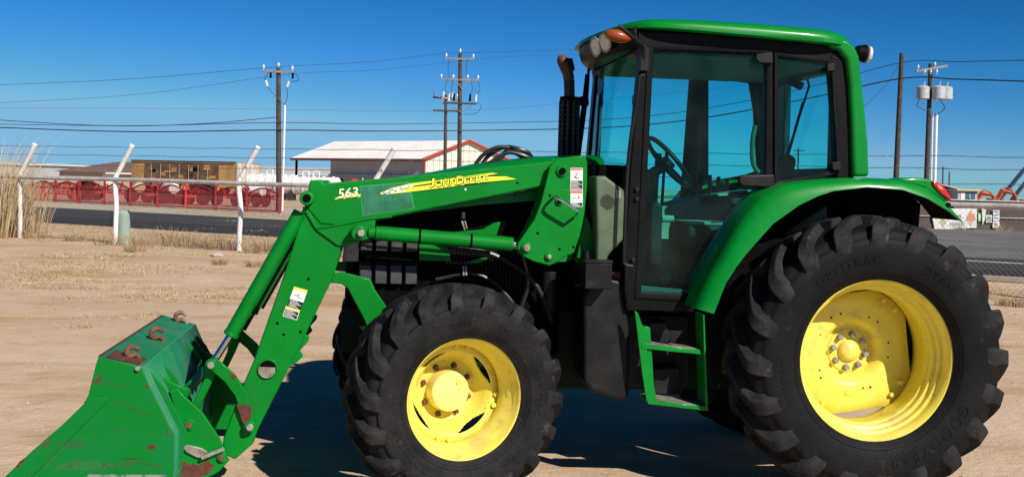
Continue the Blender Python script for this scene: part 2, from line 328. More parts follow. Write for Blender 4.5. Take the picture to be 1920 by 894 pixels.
# the road runs on a slant behind the fence
def lerp(a, b, t): return a+(b-a)*t
near = lambda x: 33.6-.565*(x+7.0); far = lambda x: 47.6-.62*(x+9.7)
mid = lambda x: lerp(near(x), far(x), .38)
XL, XR = -90, 34
sheet('road_shoulder', 'gravel', [(XL, far(XL)-1), (XR, far(XR)-1), (XR, far(XR)+22), (XL, far(XL)+13)], .004)
sheet('road', 'asphalt_dark', [(XL, near(XL)), (XR, near(XR)), (XR, mid(XR)), (XL, mid(XL))], .010)
tag(sheet('road_lane', 'asphalt', [(XL, mid(XL)), (XR, mid(XR)), (XR, far(XR)), (XL, far(XL))], .010))
sheet('pavement', 'asphalt_pale', [(4, lerp(near(4), far(4), .66)), (XR, 35.4-.5*(XR-16)), (60, 60), (14, 60)], .016)
sheet('road_stripe', 'stripe', [(4, 30.25-.565*(4-13.2)), (XR, 30.25-.565*(XR-13.2)), (XR, 30.65-.565*(XR-13.2)), (4, 30.65-.565*(4-13.2))], .014)
bm = NB()
for s in (-1,): pass
pts = [(5, near(5)), (XR, near(XR))]
d = Vector((pts[1][0]-pts[0][0], pts[1][1]-pts[0][1], 0)); L_ = d.length
obox(bm, ((pts[0][0]+pts[1][0])/2, (pts[0][1]+pts[1][1])/2-.12, .05), (L_, .16, .12), math.atan2(d.y, d.x))
tag(obj('kerb', bm, 'gravel', bevel=.02), kind='structure')

# ---------------------------------------------------------------- near fence: bent white pipes, rail, chain link, barbed wire
FA, FB = Vector((-13.45, 29.98, 0)), Vector((8.57, 18.79, 0))
fdir = (FB-FA).normalized(); frot = math.atan2(fdir.y, fdir.x); fnor = Vector((-fdir.y, fdir.x, 0))
fence = empty('pipe_fence', FA, 0, 'white bent pipe fence with top rail, chain link and barbed wire along the road', 'fence')
RAIL = 1.66
post_px = [(37, 445, 66), (216, 457, 248), (448, 470, 482)]
pos = [G(a, b) for a, b, c in post_px]
step = 3.95
p = pos[-1].copy()
while p.x < 16:
    p = p+fdir*step
    if not -.5 < p.x < 10.3: pos.append(p)
q = pos[0].copy()
for i in range(3): q = q-fdir*3.6; pos.insert(0, q)
for k, p in enumerate(pos):
    bm = NB(); b = p-FA
    top = Vector((.46, -.25, 2.55)) if p.x < 0 else Vector((.40, .05, 2.5))
    lean = Vector((.06*((k*37) % 3-1), 0, 0))
    path = smooth_path([b+Vector((0, 0, -.2)), b+Vector((.0, 0, .4)), b+lean*.3+Vector((0, 0, 1.0)), b+Vector((-.04, 0, 1.5)), b+Vector((-.03, 0, 1.72)), b+Vector((.09, -.03, 1.95)), b+top], 5)
    pipe(bm, path, .062, 14)
    obj('post', bm, 'pipe_white', fence)
bm = NB()
A = FA-fdir*12-FA; B = FB+fdir*10-FA
pipe(bm, [lerp(A, B, i/30)+Vector((0, -.02, RAIL+.012*math.sin(i*1.3)))-fnor*.09 for i in range(31)], .052, 12)
obj('rail', bm, 'pipe_grey', fence)
bm = NB(); Lf = (B-A).length; H = RAIL-.02; sp = .095; w = .0023
s = -H
while s < Lf:
    for dirn in (1, -1):
        x0, x1 = (s, s+H) if dirn > 0 else (s+H, s)
        p0 = A+fdir*x0+Vector((0, 0, .03)); p1 = A+fdir*x1+Vector((0, 0, .03+H))
        e = fdir*w; u = fnor*w*dirn*.8
        v = [bm.verts.new(c) for c in (p0-e, p0+u, p0+e, p1-e, p1+u, p1+e)]
        bm.faces.new((v[0], v[2], v[5], v[3])); bm.faces.new((v[2], v[1], v[4], v[5])); bm.faces.new((v[1], v[0], v[3], v[4]))
    s += sp
obj('chain_link', bm, 'wire', fence, smooth=0)
for k, (t, z) in enumerate(((.92, 2.50), (.60, 2.28), (.28, 2.02))):
    bm = NB(); off = Vector((.42*t, -.18*t, z))
    pts = [A+fdir*(Lf*i/160)+off+Vector((0, 0, .012*math.sin(i*.9+k))) for i in range(161)]
    pipe(bm, pts, .0055, 5)
    for i in range(0, 800):
        c = A+fdir*(Lf*(i+.5)/800)+off
        d_ = Vector((random.uniform(-1, 1), random.uniform(-1, 1), random.uniform(-1, 1))).normalized()*.025
        pipe(bm, [c-d_, c+d_], .003, 3)
    obj('barbed_wire', bm, 'barb', fence)

# ---------------------------------------------------------------- power poles
def insul(root, p, n=1):
    bm = NB(); cyl(bm, p, p+Vector((0, 0, .12)), .03, seg=8); cyl(bm, p+Vector((0, 0, .12)), p+Vector((0, 0, .30)), .085, .05, seg=10)
    obj('insulator', bm, 'ceramic', root)
def pole(px, ytop, ybase, Y, label, lean=0, r=.16, name='utility_pole', z0=0):
    b = P(px, ybase, Y); t = P(px+lean, ytop, Y)
    root = empty(name, (b.x, b.y, 0), 0, label, 'power pole', 'power poles beyond the road')
    bm = NB(); k = Vector((t.x-b.x, 0, t.z)); k0 = Vector((0, 0, -.3))
    pipe(bm, [k0, k*.3, k*.6, k], [r, r*.93, r*.86, r*.76], 14); obj('post', bm, 'wood', root)
    return root, k
def arm(root, k, z, half, mat='wood_grey', skew=0, ins=(-.95, 0, .95), dz=0):
    c = Vector((k.x*z/k.z, -.16, z)); bm = NB()
    obox(bm, c, (2*half, .11, .13), skew, 0, dz); obj('crossarm', bm, mat, root, bevel=.01)
    for i in ins: insul(root, c+Vector((i*half*math.cos(skew), i*half*math.sin(skew), .06-i*half*math.sin(dz))))
def drop(root, pts, r=.018, name='jumper_wire', mat='cable'):
    bm = NB(); pipe(bm, smooth_path(pts, 6), r, 6); obj(name, bm, mat, root)
# left pole
rt, k = pole(523, 127, 395, 61.5, 'wooden power pole with one crossarm and white conduit behind the fence, left of the warehouse', -1)
h = k.z
arm(rt, k, h-.25, .85, ins=(-.95, .95), dz=.02); insul(rt, Vector((k.x, 0, h-.02)))
for s in (-1, 1):
    c = Vector((k.x+s*.55, -.2, h-1.1)); bm = NB(); cyl(bm, c, c+Vector((s*.1, 0, .34)), .075, seg=10); obj('fuse_cutout', bm, 'ceramic', rt)
    drop(rt, [Vector((s*.75, -.15, h-.3)), Vector((s*.95, -.2, h-.7)), c+Vector((0, 0, .3))]); drop(rt, [c, Vector((s*.35, -.2, h-1.6)), Vector((.2, -.16, h-2.1))])
    bm = NB(); cyl(bm, Vector((s*.62, -.2, h-.62)), Vector((s*.62, -.2, h-.3)), .06, seg=8); obj('arrester', bm, 'dark', rt)
bm = NB(); pipe(bm, [(.21, -.12, 0), (.21, -.12, h*.72), (.17, -.1, h*.74)], .055, 10); obj('conduit', bm, 'pvc', rt)
# pair of poles behind the warehouse
rt, k = pole(862, 100, 340, 75, 'tall wooden power pole with three crossarms, in front of the red gable end', 1, .17); h = k.z
arm(rt, k, h-.42, 1.0, ins=(-.95, .9)); insul(rt, Vector((k.x, 0, h)))
arm(rt, k, h-1.85, 1.3, ins=(-.98, -.35, .4, .95)); arm(rt, k, h-3.45, 1.15, 'wood', ins=())
for x_ in (-.55, -.9, .55, .95):
    c = Vector((x_, -.2, h-3.3)); bm = NB(); cyl(bm, c, c+Vector((.03, 0, .5)), .09, .06, seg=10); obj('fuse_cutout', bm, 'ceramic' if abs(x_) > .6 else 'dark', rt)
    drop(rt, [Vector((x_*1.1, -.2, h-1.8)), Vector((x_*1.3, -.25, h-2.5)), c+Vector((0, 0, .5))])
drop(rt, [Vector((-.9, -.2, h-.4)), Vector((-1.0, -.2, h-1.2)), Vector((-.85, -.2, h-1.8))]); drop(rt, [Vector((.3, -.2, h-.4)), Vector((.25, -.2, h-1.2)), Vector((.35, -.2, h-1.8))])
drop(rt, [Vector((1.0, -.2, h-3.3)), Vector((1.35, -.2, h-3.6)), Vector((1.0, -.2, h-4.1)), Vector((.15, -.16, h-4.2))])
for s in (-1, 1): drop(rt, [Vector((0, -.2, h-2.5)), Vector((s*.3, -.2, h-2.1)), Vector((s*.6, -.2, h-1.92))], .03, 'brace', 'wood_grey'); drop(rt, [Vector((0, -.2, h-4.1)), Vector((s*.45, -.2, h-3.75)), Vector((s*.8, -.2, h-3.5))], .03, 'brace', 'wood_grey')
rt, k = pole(835, 178, 340, 78, 'shorter wooden power pole with two crossarms, just left of the tall three-arm pole', 1, .14); h = k.z
arm(rt, k, h-.25, 1.0, skew=.5, ins=(-.9, .9)); arm(rt, k, h-1.15, .9, 'wood', ins=())
for x_ in (.35, -.3):
    c = Vector((x_, -.2, h-.2)); bm = NB(); cyl(bm, c, c+Vector((.03, 0, .42)), .09, .06, seg=10); obj('fuse_cutout', bm, 'ceramic', rt)
# right side poles
rt, k = pole(1678, 100, 345, 60, 'bare wooden power pole without crossarm, right of the tractor cab', 13, .165)
rt, k = pole(1736, 120, 350, 64, 'wooden power pole with transformer cans and a skewed crossarm, right of the bare pole', 9, .16); h = k.z
arm(rt, k, h-.30, 1.1, skew=.3, ins=(-.85, .2), dz=-.20)
for s_ in (-1, 0, 1): insul(rt, Vector((k.x+s_*.35-.1, -.3, h-.65)))
for dx_, dy_ in ((-.42, .12), (.40, -.12), (.92, .1)):
    c = Vector((k.x*.8+dx_, dy_-.2, h-2.1)); bm = NB(); lathe(bm, [(-.0, .28), (.04, .37), (.70, .37), (.76, .30), (.82, .1)], 20, c, axis='z'); cyl(bm, c+Vector((.05, 0, .85)), c+Vector((.1, 0, 1.05)), .04, seg=8); obj('transformer', bm, 'galv', rt)
drop(rt, [Vector((-.55, -.3, h-2.0)), Vector((-.75, -.3, h-2.5)), Vector((-.2, -.3, h-2.75)), Vector((.1, -.2, h-2.7))], .025); drop(rt, [Vector((.5, -.3, h-2.0)), Vector((.85, -.3, h-2.6)), Vector((.3, -.3, h-3.0)), Vector((.12, -.2, h-2.9))], .025)
bm = NB(); pipe(bm, [(.45, -.14, 0), (.45, -.14, h-2.9)], .095, 12); pipe(bm, [(.24, -.14, 0), (.24, -.14, h-2.95)], .05, 8); obj('conduit', bm, 'pvc', rt)
for (px, y0, y1, Y, lab) in ((1768, 313, 356, 190, 'tiny far power pole with crossarm beyond the right fence'), (1780, 322, 356, 200, 'tiny far bare pole beside the far crossarm pole'), (1497, 279, 345, 150, 'far power pole seen through the rear cab window')):
    rt, k = pole(px, y0, y1, Y, lab, 0, .15); 
    if px != 1780: arm(rt, k, k.z-.25, 1.0*Y/190, 'wood', ins=())
def wire(pts, r, label):
    w_ = [P(*a) for a in pts]
    bm = NB(); q = smooth_path(w_, 10)
    if pts[0][0] < 0: q.insert(0, q[0]+(q[0]-q[1]).normalized()*70)
    if pts[-1][0] > 1900: e = q[-1]-q[-2]; e.z *= .3; q.append(q[-1]+e.normalized()*70)
    pipe(bm, q, r, 6)
    tag(obj('power_line', bm, 'cable'), label, 'power line', 'overhead power lines')
wire([(-60, 237, 70), (240, 247, 66), (521, 244, 61.3), (700, 246, 68), (860, 245, 74.7), (1120, 240, 72), (1300, 224, 67), (1500, 188, 63), (1687, 148, 59.8), (1800, 149, 55), (1990, 155, 50)], .036, 'thickest black power line, running from pole to pole across the whole sky')
wire([(-60, 232, 72), (240, 236, 66), (521, 230, 61.3), (700, 233, 68), (860, 231, 74.7), (1120, 225, 72), (1300, 207, 67), (1500, 168, 63), (1689, 118, 59.8), (1800, 116, 55), (1990, 112, 50)], .020, 'thin power line just above the thickest black line')
wire([(-60, 222, 62), (200, 236, 61), (380, 232, 61), (521, 220, 61.3)], .022, 'sagging power line that ends at the white conduit pole on the left')
wire([(-60, 162, 66), (250, 148, 64), (505, 127, 61.5), (700, 116, 68), (835, 101, 75), (1000, 96, 80), (1500, 80, 90)], .012, 'faint high wire over the top crossarms')
wire([(-60, 196, 66), (250, 178, 64), (540, 140, 61.5), (700, 132, 68), (880, 114, 75), (1000, 105, 80), (1500, 90, 90)], .009, 'faint lower wire of the high pair over the crossarms')
wire([(-60, 203, 95), (400, 204, 95), (835, 208, 95), (1100, 190, 95), (1500, 150, 95)], .010, 'faintest wire across the middle of the sky')
wire([(1686, 122, 59.8), (1660, 160, 62), (1625, 196, 66), (1560, 250, 72)], .012, 'slanting guy wire from the bare pole down behind the tractor cab')

# ---------------------------------------------------------------- across the road
def yard(px, py, Y): v = P(px, py, Y); return Vector((v.x, v.y, 0))
# metal warehouse
def warehouse():
    D = 118
    a = P(553, 296, D+14); b = P(620, 295, D+11); c = P(797, 293, D); g = P(872, 265, D+1.8); e = P(950, 303, D+3.6)
    root = empty('metal_warehouse', (c.x, c.y, 0), 0, 'metal warehouse with pale roof, cream gable wall and red trim', 'warehouse')
    o = Vector((c.x, c.y, 0))
    def l(v, z=None): q = v-o; return Vector((q.x, q.y, v.z if z is None else z))
    ze = (c.z+e.z)/2-.15
    C0 = l(c, ze); E0 = l(e, ze); Gp = l(g); Gp = Vector(((C0.x+E0.x)/2, (C0.y+E0.y)/2, g.z))
    back = Vector((l(a).x-C0.x, l(a).y-C0.y, 0)); back2 = Vector((l(b).x-C0.x, l(b).y-C0.y, 0))
    bm = NB(); fv = [bm.verts.new(v) for v in (Vector((C0.x, C0.y, 0)), Vector((E0.x, E0.y, 0)), E0, Gp, C0)]; bm.faces.new(fv)
    n_ = Vector((0, .25, 0)); gv = [bm.verts.new(v.co+n_) for v in fv]; bm.faces.new(gv[::-1])
    for i in range(5): bm.faces.new((fv[i], gv[i], gv[(i+1) % 5], fv[(i+1) % 5]))
    w1 = obj('wall', bm, 'shed_white', root, smooth=0); w1['label'] = 'cream gable wall'
    bm = NB()
    for i in range(14):       # ribs of the cream siding
        t = (i+.5)/14; x = lerp(C0.x, E0.x, t); y = lerp(C0.y, E0.y, t); z = lerp(ze, Gp.z, 1-abs(t-.5)*2)
        box(bm, (x-.03, y-.06, 0), (x+.03, y-.01, z-.12))
    obj('siding_rib', bm, 'shed_white', w1, smooth=0)
    bm = NB(); A = Vector((C0.x, C0.y, 0)); Bk = A+back2
    hull8(bm, [A+Vector((0, .02, 1.6)), Bk+Vector((0, .02, 1.6)), Bk+Vector((.2, .2, 1.6)), A+Vector((.2, .2, 1.6)), A+Vector((0, .02, ze-.1)), Bk+Vector((0, .02, ze-.1)), Bk+Vector((.2, .2, ze-.1)), A+Vector((.2, .2, ze-.1))])
    w2 = obj('wall', bm, 'shed_grey', root, smooth=0); w2['label'] = 'grey long side wall'
    bm = NB()
    for i in range(46):
        t = (i+.3)/46; u = .42 if (i % 1 == 0) else 0
        p0 = A+back2*t+Vector((0, -.06, 0)); d = back2/46*.55
        zt = 2.55
        ou = Vector((back2.y, -back2.x, 0)).normalized()*-.30; ou = ou if ou.y < 0 else -ou; zz = Vector((0, 0, zt)); hull8(bm, [p0, p0+d, p0+d+ou, p0+ou, p0+zz, p0+d+zz, p0+d+ou+zz, p0+ou+zz])
    obj('wainscot', bm, 'galv', w2, smooth=0)
    bm = NB(); ridge = Gp+back*1.0; ov = Vector((0, 0, .08))
    EB = E0+back; CB = C0+back
    fwd = -back.normalized()*.4; eo = (C0-E0).normalized()*.5
    for s0, s1 in ((C0+eo, CB+eo), (E0-eo, EB-eo)):
        dz = Vector((0, 0, -.1))
        hull8(bm, [s0+fwd+dz, s1+dz, ridge+Vector((0, 0, -.02)), Gp+fwd+Vector((0, 0, -.02)), s0+fwd+dz+ov, s1+dz+ov, ridge+ov, Gp+fwd+ov])
    rf = obj('roof', bm, 'roof_metal', root, smooth=0)
    bm = NB()
    for i in range(40):
        t = (i+.5)/40; a0 = C0+eo+back*t+Vector((0, 0, -.0)); b0 = Gp+back*t+Vector((0, 0, .1)); pipe(bm, [a0, b0], .035, 4)
    obj('roof_seam', bm, 'roof_metal', rf, smooth=0)
    bm = NB()
    for s0 in (C0+eo, E0-eo):
        pipe(bm, [s0+fwd*1.1+Vector((0, 0, -.05)), Gp+fwd*1.1+Vector((0, 0, .06))], .16, 4)
    for s0 in (Vector((C0.x, C0.y-.05, 0)), Vector((E0.x, E0.y-.05, 0))): pipe(bm, [s0, s0+Vector((0, 0, ze))], .1, 4)
    obj('trim', bm, 'shed_red', root, smooth=0)
    bm = NB(); pipe(bm, [C0+eo*1.05+fwd+Vector((0, 0, -.16)), CB+eo*1.05+Vector((0, 0, -.16))], .14, 4); obj('gutter', bm, 'shed_dark', root, smooth=0)
    for q in (A+back*.985, Vector((E0.x, E0.y, 0))+back*.985): bm = NB(); pipe(bm, [q, q+Vector((0, 0, ze))], .15, 4); obj('porch_post', bm, 'dark', root, smooth=0)
warehouse()
# box trailer with a faded mural
def trailer():
    D = 105
    a = P(247, 305, D+4); b = P(443, 304, D); c = P(487, 306, D+9)
    o = Vector((b.x, b.y, 0)); root = empty('box_trailer', o, 0, 'old tan box trailer with faded picture side behind the red fence', 'trailer')
    A = Vector((a.x, a.y, 0))-o; Bv = Vector((0, 0, 0)); Cv = Vector((c.x, c.y, 0))-o; Dv = A+Cv; z = b.z
    bm = NB(); hull8(bm, [v+Vector((0, 0, .75)) for v in (A, Bv, Cv, Dv)]+[v+Vector((0, 0, z)) for v in (A, Bv, Cv, Dv)]); body = obj('body', bm, 'mural', root, smooth=0)
    dd = (Bv-A); u = dd.normalized(); n_ = Vector((u.y, -u.x, 0)); Lg = dd.length
    def plate(t0, t1, z0, z1, mat, off, name, par):
        bm = NB(); p0 = A+dd*t0+n_*off; p1 = A+dd*t1+n_*off; k_ = n_*.02
        hull8(bm, [p0+Vector((0, 0, z0)), p1+Vector((0, 0, z0)), p1-k_+Vector((0, 0, z0)), p0-k_+Vector((0, 0, z0)), p0+Vector((0, 0, z1)), p1+Vector((0, 0, z1)), p1-k_+Vector((0, 0, z1)), p0-k_+Vector((0, 0, z1))])
        return obj(name, bm, mat, par, smooth=0)
    pic = plate(.13, .84, .95, z-.35, 'mural_dark', .03, 'picture_panel', root)
    cols = ['mural', 'mural_olive', 'mural_maroon', 'brown_roof', 'mural_olive', 'grille', 'mural_maroon', 'dark', 'mural', 'blue_paint']
    r_ = random.Random(3)
    for i in range(26):
        t = r_.uniform(.14, .78); zz = r_.uniform(1.0, z-.8)
        plate(t, t+r_.uniform(.03, .07), zz, zz+r_.uniform(.15, .5), cols[i % len(cols)], .034+.003*i, 'picture_patch', pic)
    for i in range(7): plate(.2+.09*i, .204+.09*i, .95, z-.35, 'sign_tan', .13, 'panel_strip', pic)
    plate(0, 1, z-.12, z+.02, 'grille', .15, 'top_rail', root)
    bm = NB(); nn = (Cv-Bv).normalized(); m_ = Vector((nn.y, -nn.x, 0)); p0 = Bv+nn*.05; p1 = Cv-nn*.05
    hull8(bm, [p0+m_*.04+Vector((0, 0, .8)), p1+m_*.04+Vector((0, 0, .8)), p1+Vector((0, 0, .8)), p0+Vector((0, 0, .8)), p0+m_*.04+Vector((0, 0, z-.1)), p1+m_*.04+Vector((0, 0, z-.1)), p1+Vector((0, 0, z-.1)), p0+Vector((0, 0, z-.1))]); obj('end_wall', bm, 'trailer_end', root, smooth=0)
    bm = NB()
    for v in (Bv, Cv): pipe(bm, [v+m_*.06+Vector((0, 0, .7)), v+m_*.06+Vector((0, 0, z+.02))], .09, 4)
    obj('corner_post', bm, 'sign_grey', root, smooth=0)
    bm = NB()
    for t in (.08, .16, .85): q = A+dd*t+Cv*.2; cyl(bm, q+Vector((0, -.2, .5)), q+Vector((0, .2, .5)), .5, seg=16)
    obj('tyre', bm, 'tyre', root)
trailer()
def hip_house():
    D = 150; o = yard(185, 340, D); root = empty('house', o, R(-6), 'low house with brown hip roof left of the box trailer', 'house')
    s = D/2050; wl = -86*s; wr = 85*s; dep = 9
    bm = NB(); box(bm, (wl+.6, 0, 0), (wr-.6, dep, 2.1)); obj('wall', bm, 'house_wall', root, smooth=0)
    bm = NB(); e = [(wl, -.6, 2.05), (wr, -.6, 2.05), (wr, dep+.6, 2.05), (wl, dep+.6, 2.05)]; t = [(14*s, 3.6, 3.62), (64*s, 3.6, 3.62), (64*s, 3.9, 3.62), (14*s, 3.9, 3.62)]
    hull8(bm, e+t); obj('roof', bm, 'brown_roof', root, smooth=0)
    bm = NB(); box(bm, (18*s, -.75, 1.85), (wr, -.61, 2.06)); obj('fascia', bm, 'house_white', root, smooth=0)
    bm = NB(); box(bm, (8*s, -.02, .3), (36*s, .0, 1.9)); obj('door', bm, 'house_white', root, smooth=0)
    bm = NB(); cyl(bm, (22*s, 3.7, 3.5), (22*s, 3.7, 4.2), .14, seg=8); obj('vent_pipe', bm, 'house_white', root)
hip_house()
# red scalloped fence: every span its own panel
def red_fence():
    a = G(60, 377); b = G(524, 401); root = empty('red_fence', a, 0, 'dark red ornamental steel fence with wavy top across the road', 'fence')
    d = b-a; n = 9; L1 = d.length/n; u = d.normalized(); Hh = 1.32
    for i in range(n):
        p0 = u*(L1*i); bm = NB(); m = 13
        top = lambda t: Hh*.72+.33*math.sin(math.pi*t)**1.2
        pts = [p0+u*(L1*j/16)+Vector((0, 0, top(j/16))) for j in range(17)]
        pipe(bm, pts, .045, 5); pipe(bm, [p0+Vector((0, 0, .12)), p0+u*L1+Vector((0, 0, .12))], .035, 5); pipe(bm, [p0+Vector((0, 0, Hh*.68)), p0+u*L1+Vector((0, 0, Hh*.68))], .03, 5)
        for j in range(1, 26): t = j/26; pipe(bm, [p0+u*(L1*t)+Vector((0, 0, .05)), p0+u*(L1*t)+Vector((0, 0, top(t)))], .016, 4)
        obj('fence_panel', bm, 'red_paint', root, smooth=0)
    for i in range(n+1):
        bm = NB(); p0 = u*(L1*i); box(bm, p0+Vector((-.06, -.06, 0)), p0+Vector((.06, .06, Hh*1.12))); box(bm, p0+Vector((-.09, -.09, Hh*1.12)), p0+Vector((.09, .09, Hh*1.16)))
        o = obj('post', bm, 'red_bright' if i == 6 else 'red_paint', root, smooth=0)
        if i == 6: o['label'] = 'bright red fence post'
red_fence()
# farm gear standing behind the red fence
def implement(px, py, Y, label, mat='red_paint', L=3.2, name='farm_implement', rz=0, deck='dark', H=1.0):
    o = yard(px, py, Y); root = empty(name, o, rz, label, 'farm implement', 'farm implements behind the red fence')
    bm = NB()
    for y in (-.6, .6): box(bm, (-L/2, y-.05, .5), (L/2, y+.05, .64))
    for i in range(6): x = -L/2+L*i/5; box(bm, (x-.05, -.6, .505), (x+.05, .6, .635))
    for i in range(5): x = -L/2+L*(i+.5)/5; pipe(bm, [(x, -.6, .62), (x+.2, 0, H), (x, .6, .62)], .05, 5)
    pipe(bm, [(L/2, 0, .57), (L/2+1.2, 0, .45)], .06, 6)
    obj('chassis', bm, mat, root, smooth=0)
    for x in (-.5, .5):
        for y in (-.75, .75):
            bm = NB(); lathe(bm, [(-.1, .26), (-.1, .42), (-.06, .45), (.06, .45), (.1, .42), (.1, .26)], 18, (x, y, .45)); w = obj('wheel', bm, 'tyre', root)
            bm = NB(); lathe(bm, [(-.04, .06), (-.08, .27), (.08, .27), (.04, .06)], 16, (x, y, .45), closed=True); obj('rim', bm, 'white', w)
    bm = NB(); lathe(bm, [(-.9, .02), (-.88, .34), (.88, .34), (.9, .02)], 16, (0, 0, 1.0)); obj('drum', bm, deck, root)
    return root
for i, (px, Y, lab, deck) in enumerate(((160, 74, 'red wheeled implement with dark drum behind the wavy fence, nearest the orange rack', 'dark'), (262, 72, 'red wheeled implement with tan drum behind the wavy fence, below the trailer front', 'sign_tan'), (318, 70, 'red wheeled implement with cream drum behind the wavy fence, middle of the row', 'house_white'), (380, 69, 'red implement with dark grey drum behind the wavy fence, left of bright red post', 'grille'), (470, 68, 'red wheeled implement with white drum behind the wavy fence, right end of the row', 'tank_white'))):
    implement(px, 380, Y, lab, mat='red_bright' if i % 3 == 0 else 'red_paint', deck=deck, rz=.3*i, H=1.15+.25*(i % 3))
def rack():
    o = yard(113, 370, 70); root = empty('steel_rack', o, R(-25), 'bright orange lattice steel rack lying behind the red fence', 'rack')
    bm = NB()
    for z in (.45, 1.15): box(bm, (-1.6, -.05, z-.05), (1.6, .05, z+.05))
    for i in range(8): x = -1.55+3.1*i/7; pipe(bm, [(x, 0, .45), (x+.22, 0, 1.15)], .045, 5); pipe(bm, [(x+.22, -.02, .45), (x, -.02, 1.15)], .045, 5)
    for x in (-1.4, 1.4): box(bm, (x-.06, -.3, 0), (x+.06, .3, .4))
    obj('lattice', bm, 'orange_paint', root, smooth=0)
    for x in (-1.6, 1.6): bm = NB(); box(bm, (x-.05, -.06, .3), (x+.05, .06, 1.25)); obj('end_bar', bm, 'red_bright', root, smooth=0)
rack()
def tank(px, py, Y, Ln, r, label, rz):
    o = yard(px, py, Y); root = empty('storage_tank', o, rz, label, 'tank', 'white tanks beside the box trailer')
    bm = NB(); n = 10; pr = [(-Ln/2-.25, .02), (-Ln/2-.2, r*.6), (-Ln/2, r)]+[(-Ln/2+Ln*i/n, r) for i in range(1, n)]+[(Ln/2, r), (Ln/2+.2, r*.6), (Ln/2+.25, .02)]
    t = [(y, q) for y, q in pr]; lathe(bm, t, 28, (0, 0, r+.6)); body = obj('shell', bm, 'tank_white', root); body.rotation_euler = (0, 0, math.pi/2)
    bm = NB()
    for i in range(6): lathe(bm, [(-Ln/2+Ln*(i+.5)/6-.05, r), (-Ln/2+Ln*(i+.5)/6-.05, r+.07), (-Ln/2+Ln*(i+.5)/6+.05, r+.07), (-Ln/2+Ln*(i+.5)/6+.05, r)], 28, (0, 0, r+.6), closed=True)
    b = obj('band', bm, 'tank_white', root); b.rotation_euler = (0, 0, math.pi/2)
    bm = NB()
    for x in (-.6, .3): pipe(bm, smooth_path([(x, 0, 2*r+.55), (x, 0, 2*r+1.0), (x+.5, 0, 2*r+1.0), (x+.5, 0, 2*r+.55)], 4), .06, 6)
    obj('handrail', bm, 'tank_white', root)
    for x in (-Ln*.3, Ln*.3): bm = NB(); box(bm, (x-.15, -r*.8, 0), (x+.15, r*.8, .75)); obj('saddle', bm, 'grille', root)
tank(512, 360, 96, 4.4, .78, 'white ribbed horizontal tank beside the trailer end', R(-10)); tank(580, 360, 92, 5.0, .72, 'white ribbed horizontal tank in front of the open shed end', R(-8))
o = yard(555, 345, 190); root = empty('long_shed', o, 0, 'long low grey shed far behind the white tanks', 'shed')
bm = NB(); box(bm, (-9, 0, 0), (9, 6, 2.5)); obj('wall', bm, 'shed_grey', root); bm = NB(); hull8(bm, [(-9.3, -.4, 2.5), (9.3, -.4, 2.5), (9.3, 6.4, 2.5), (-9.3, 6.4, 2.5), (-9.3, 2.9, 4.0), (9.3, 2.9, 4.0), (9.3, 3.1, 4.0), (-9.3, 3.1, 4.0)]); obj('roof', bm, 'galv', root)
o = yard(40, 340, 170); root = empty('far_shed', o, 0, 'far pale flat roofed shed behind the dry reeds', 'shed')
bm = NB(); box(bm, (-8, 0, 0), (8, 6, 2.9)); obj('wall', bm, 'shed_grey', root); bm = NB(); box(bm, (-8.4, -.4, 2.9), (8.4, 6.4, 3.2)); obj('roof', bm, 'house_white', root)
def skid(px, Y, label, mat, c2):       # compact loaders and engines parked by the shed
    o = yard(px, 345, Y); root = empty('yard_machine', o, .2, label, 'machine', 'machines parked in front of the warehouse')
    bm = NB(); box(bm, (-.9, -.6, .5), (.9, .6, 1.3)); hull8(bm, [(-.6, -.55, 1.302), (.3, -.55, 1.302), (.3, .55, 1.302), (-.6, .55, 1.302), (-.5, -.45, 2.0), (.1, -.45, 2.0), (.1, .45, 2.0), (-.5, .45, 2.0)]); obj('body', bm, mat, root, bevel=.05)
    for x in (-.6, .6):
        bm = NB(); lathe(bm, [(-.12, .2), (-.12, .42), (-.08, .46), (.08, .46), (.12, .42), (.12, .2)], 16, (x, -.66, .46)); obj('tyre', bm, 'tyre', root)
    bm = NB(); pipe(bm, [(-.9, -.5, 1.0), (-1.3, -.5, 1.5), (-1.6, -.5, 1.0)], .08, 6); pipe(bm, [(.6, 0, 1.3), (.6, 0, 2.1)], .05, 6); obj('lift_arm', bm, c2, root)
skid(640, 100, 'black machine parked before the warehouse side', 'dark', 'red_paint'); skid(668, 104, 'dark red machine parked before the warehouse side', 'red_paint', 'white'); skid(716, 100, 'low maroon machine with white arm before the warehouse corner', 'shed_dark', 'white')
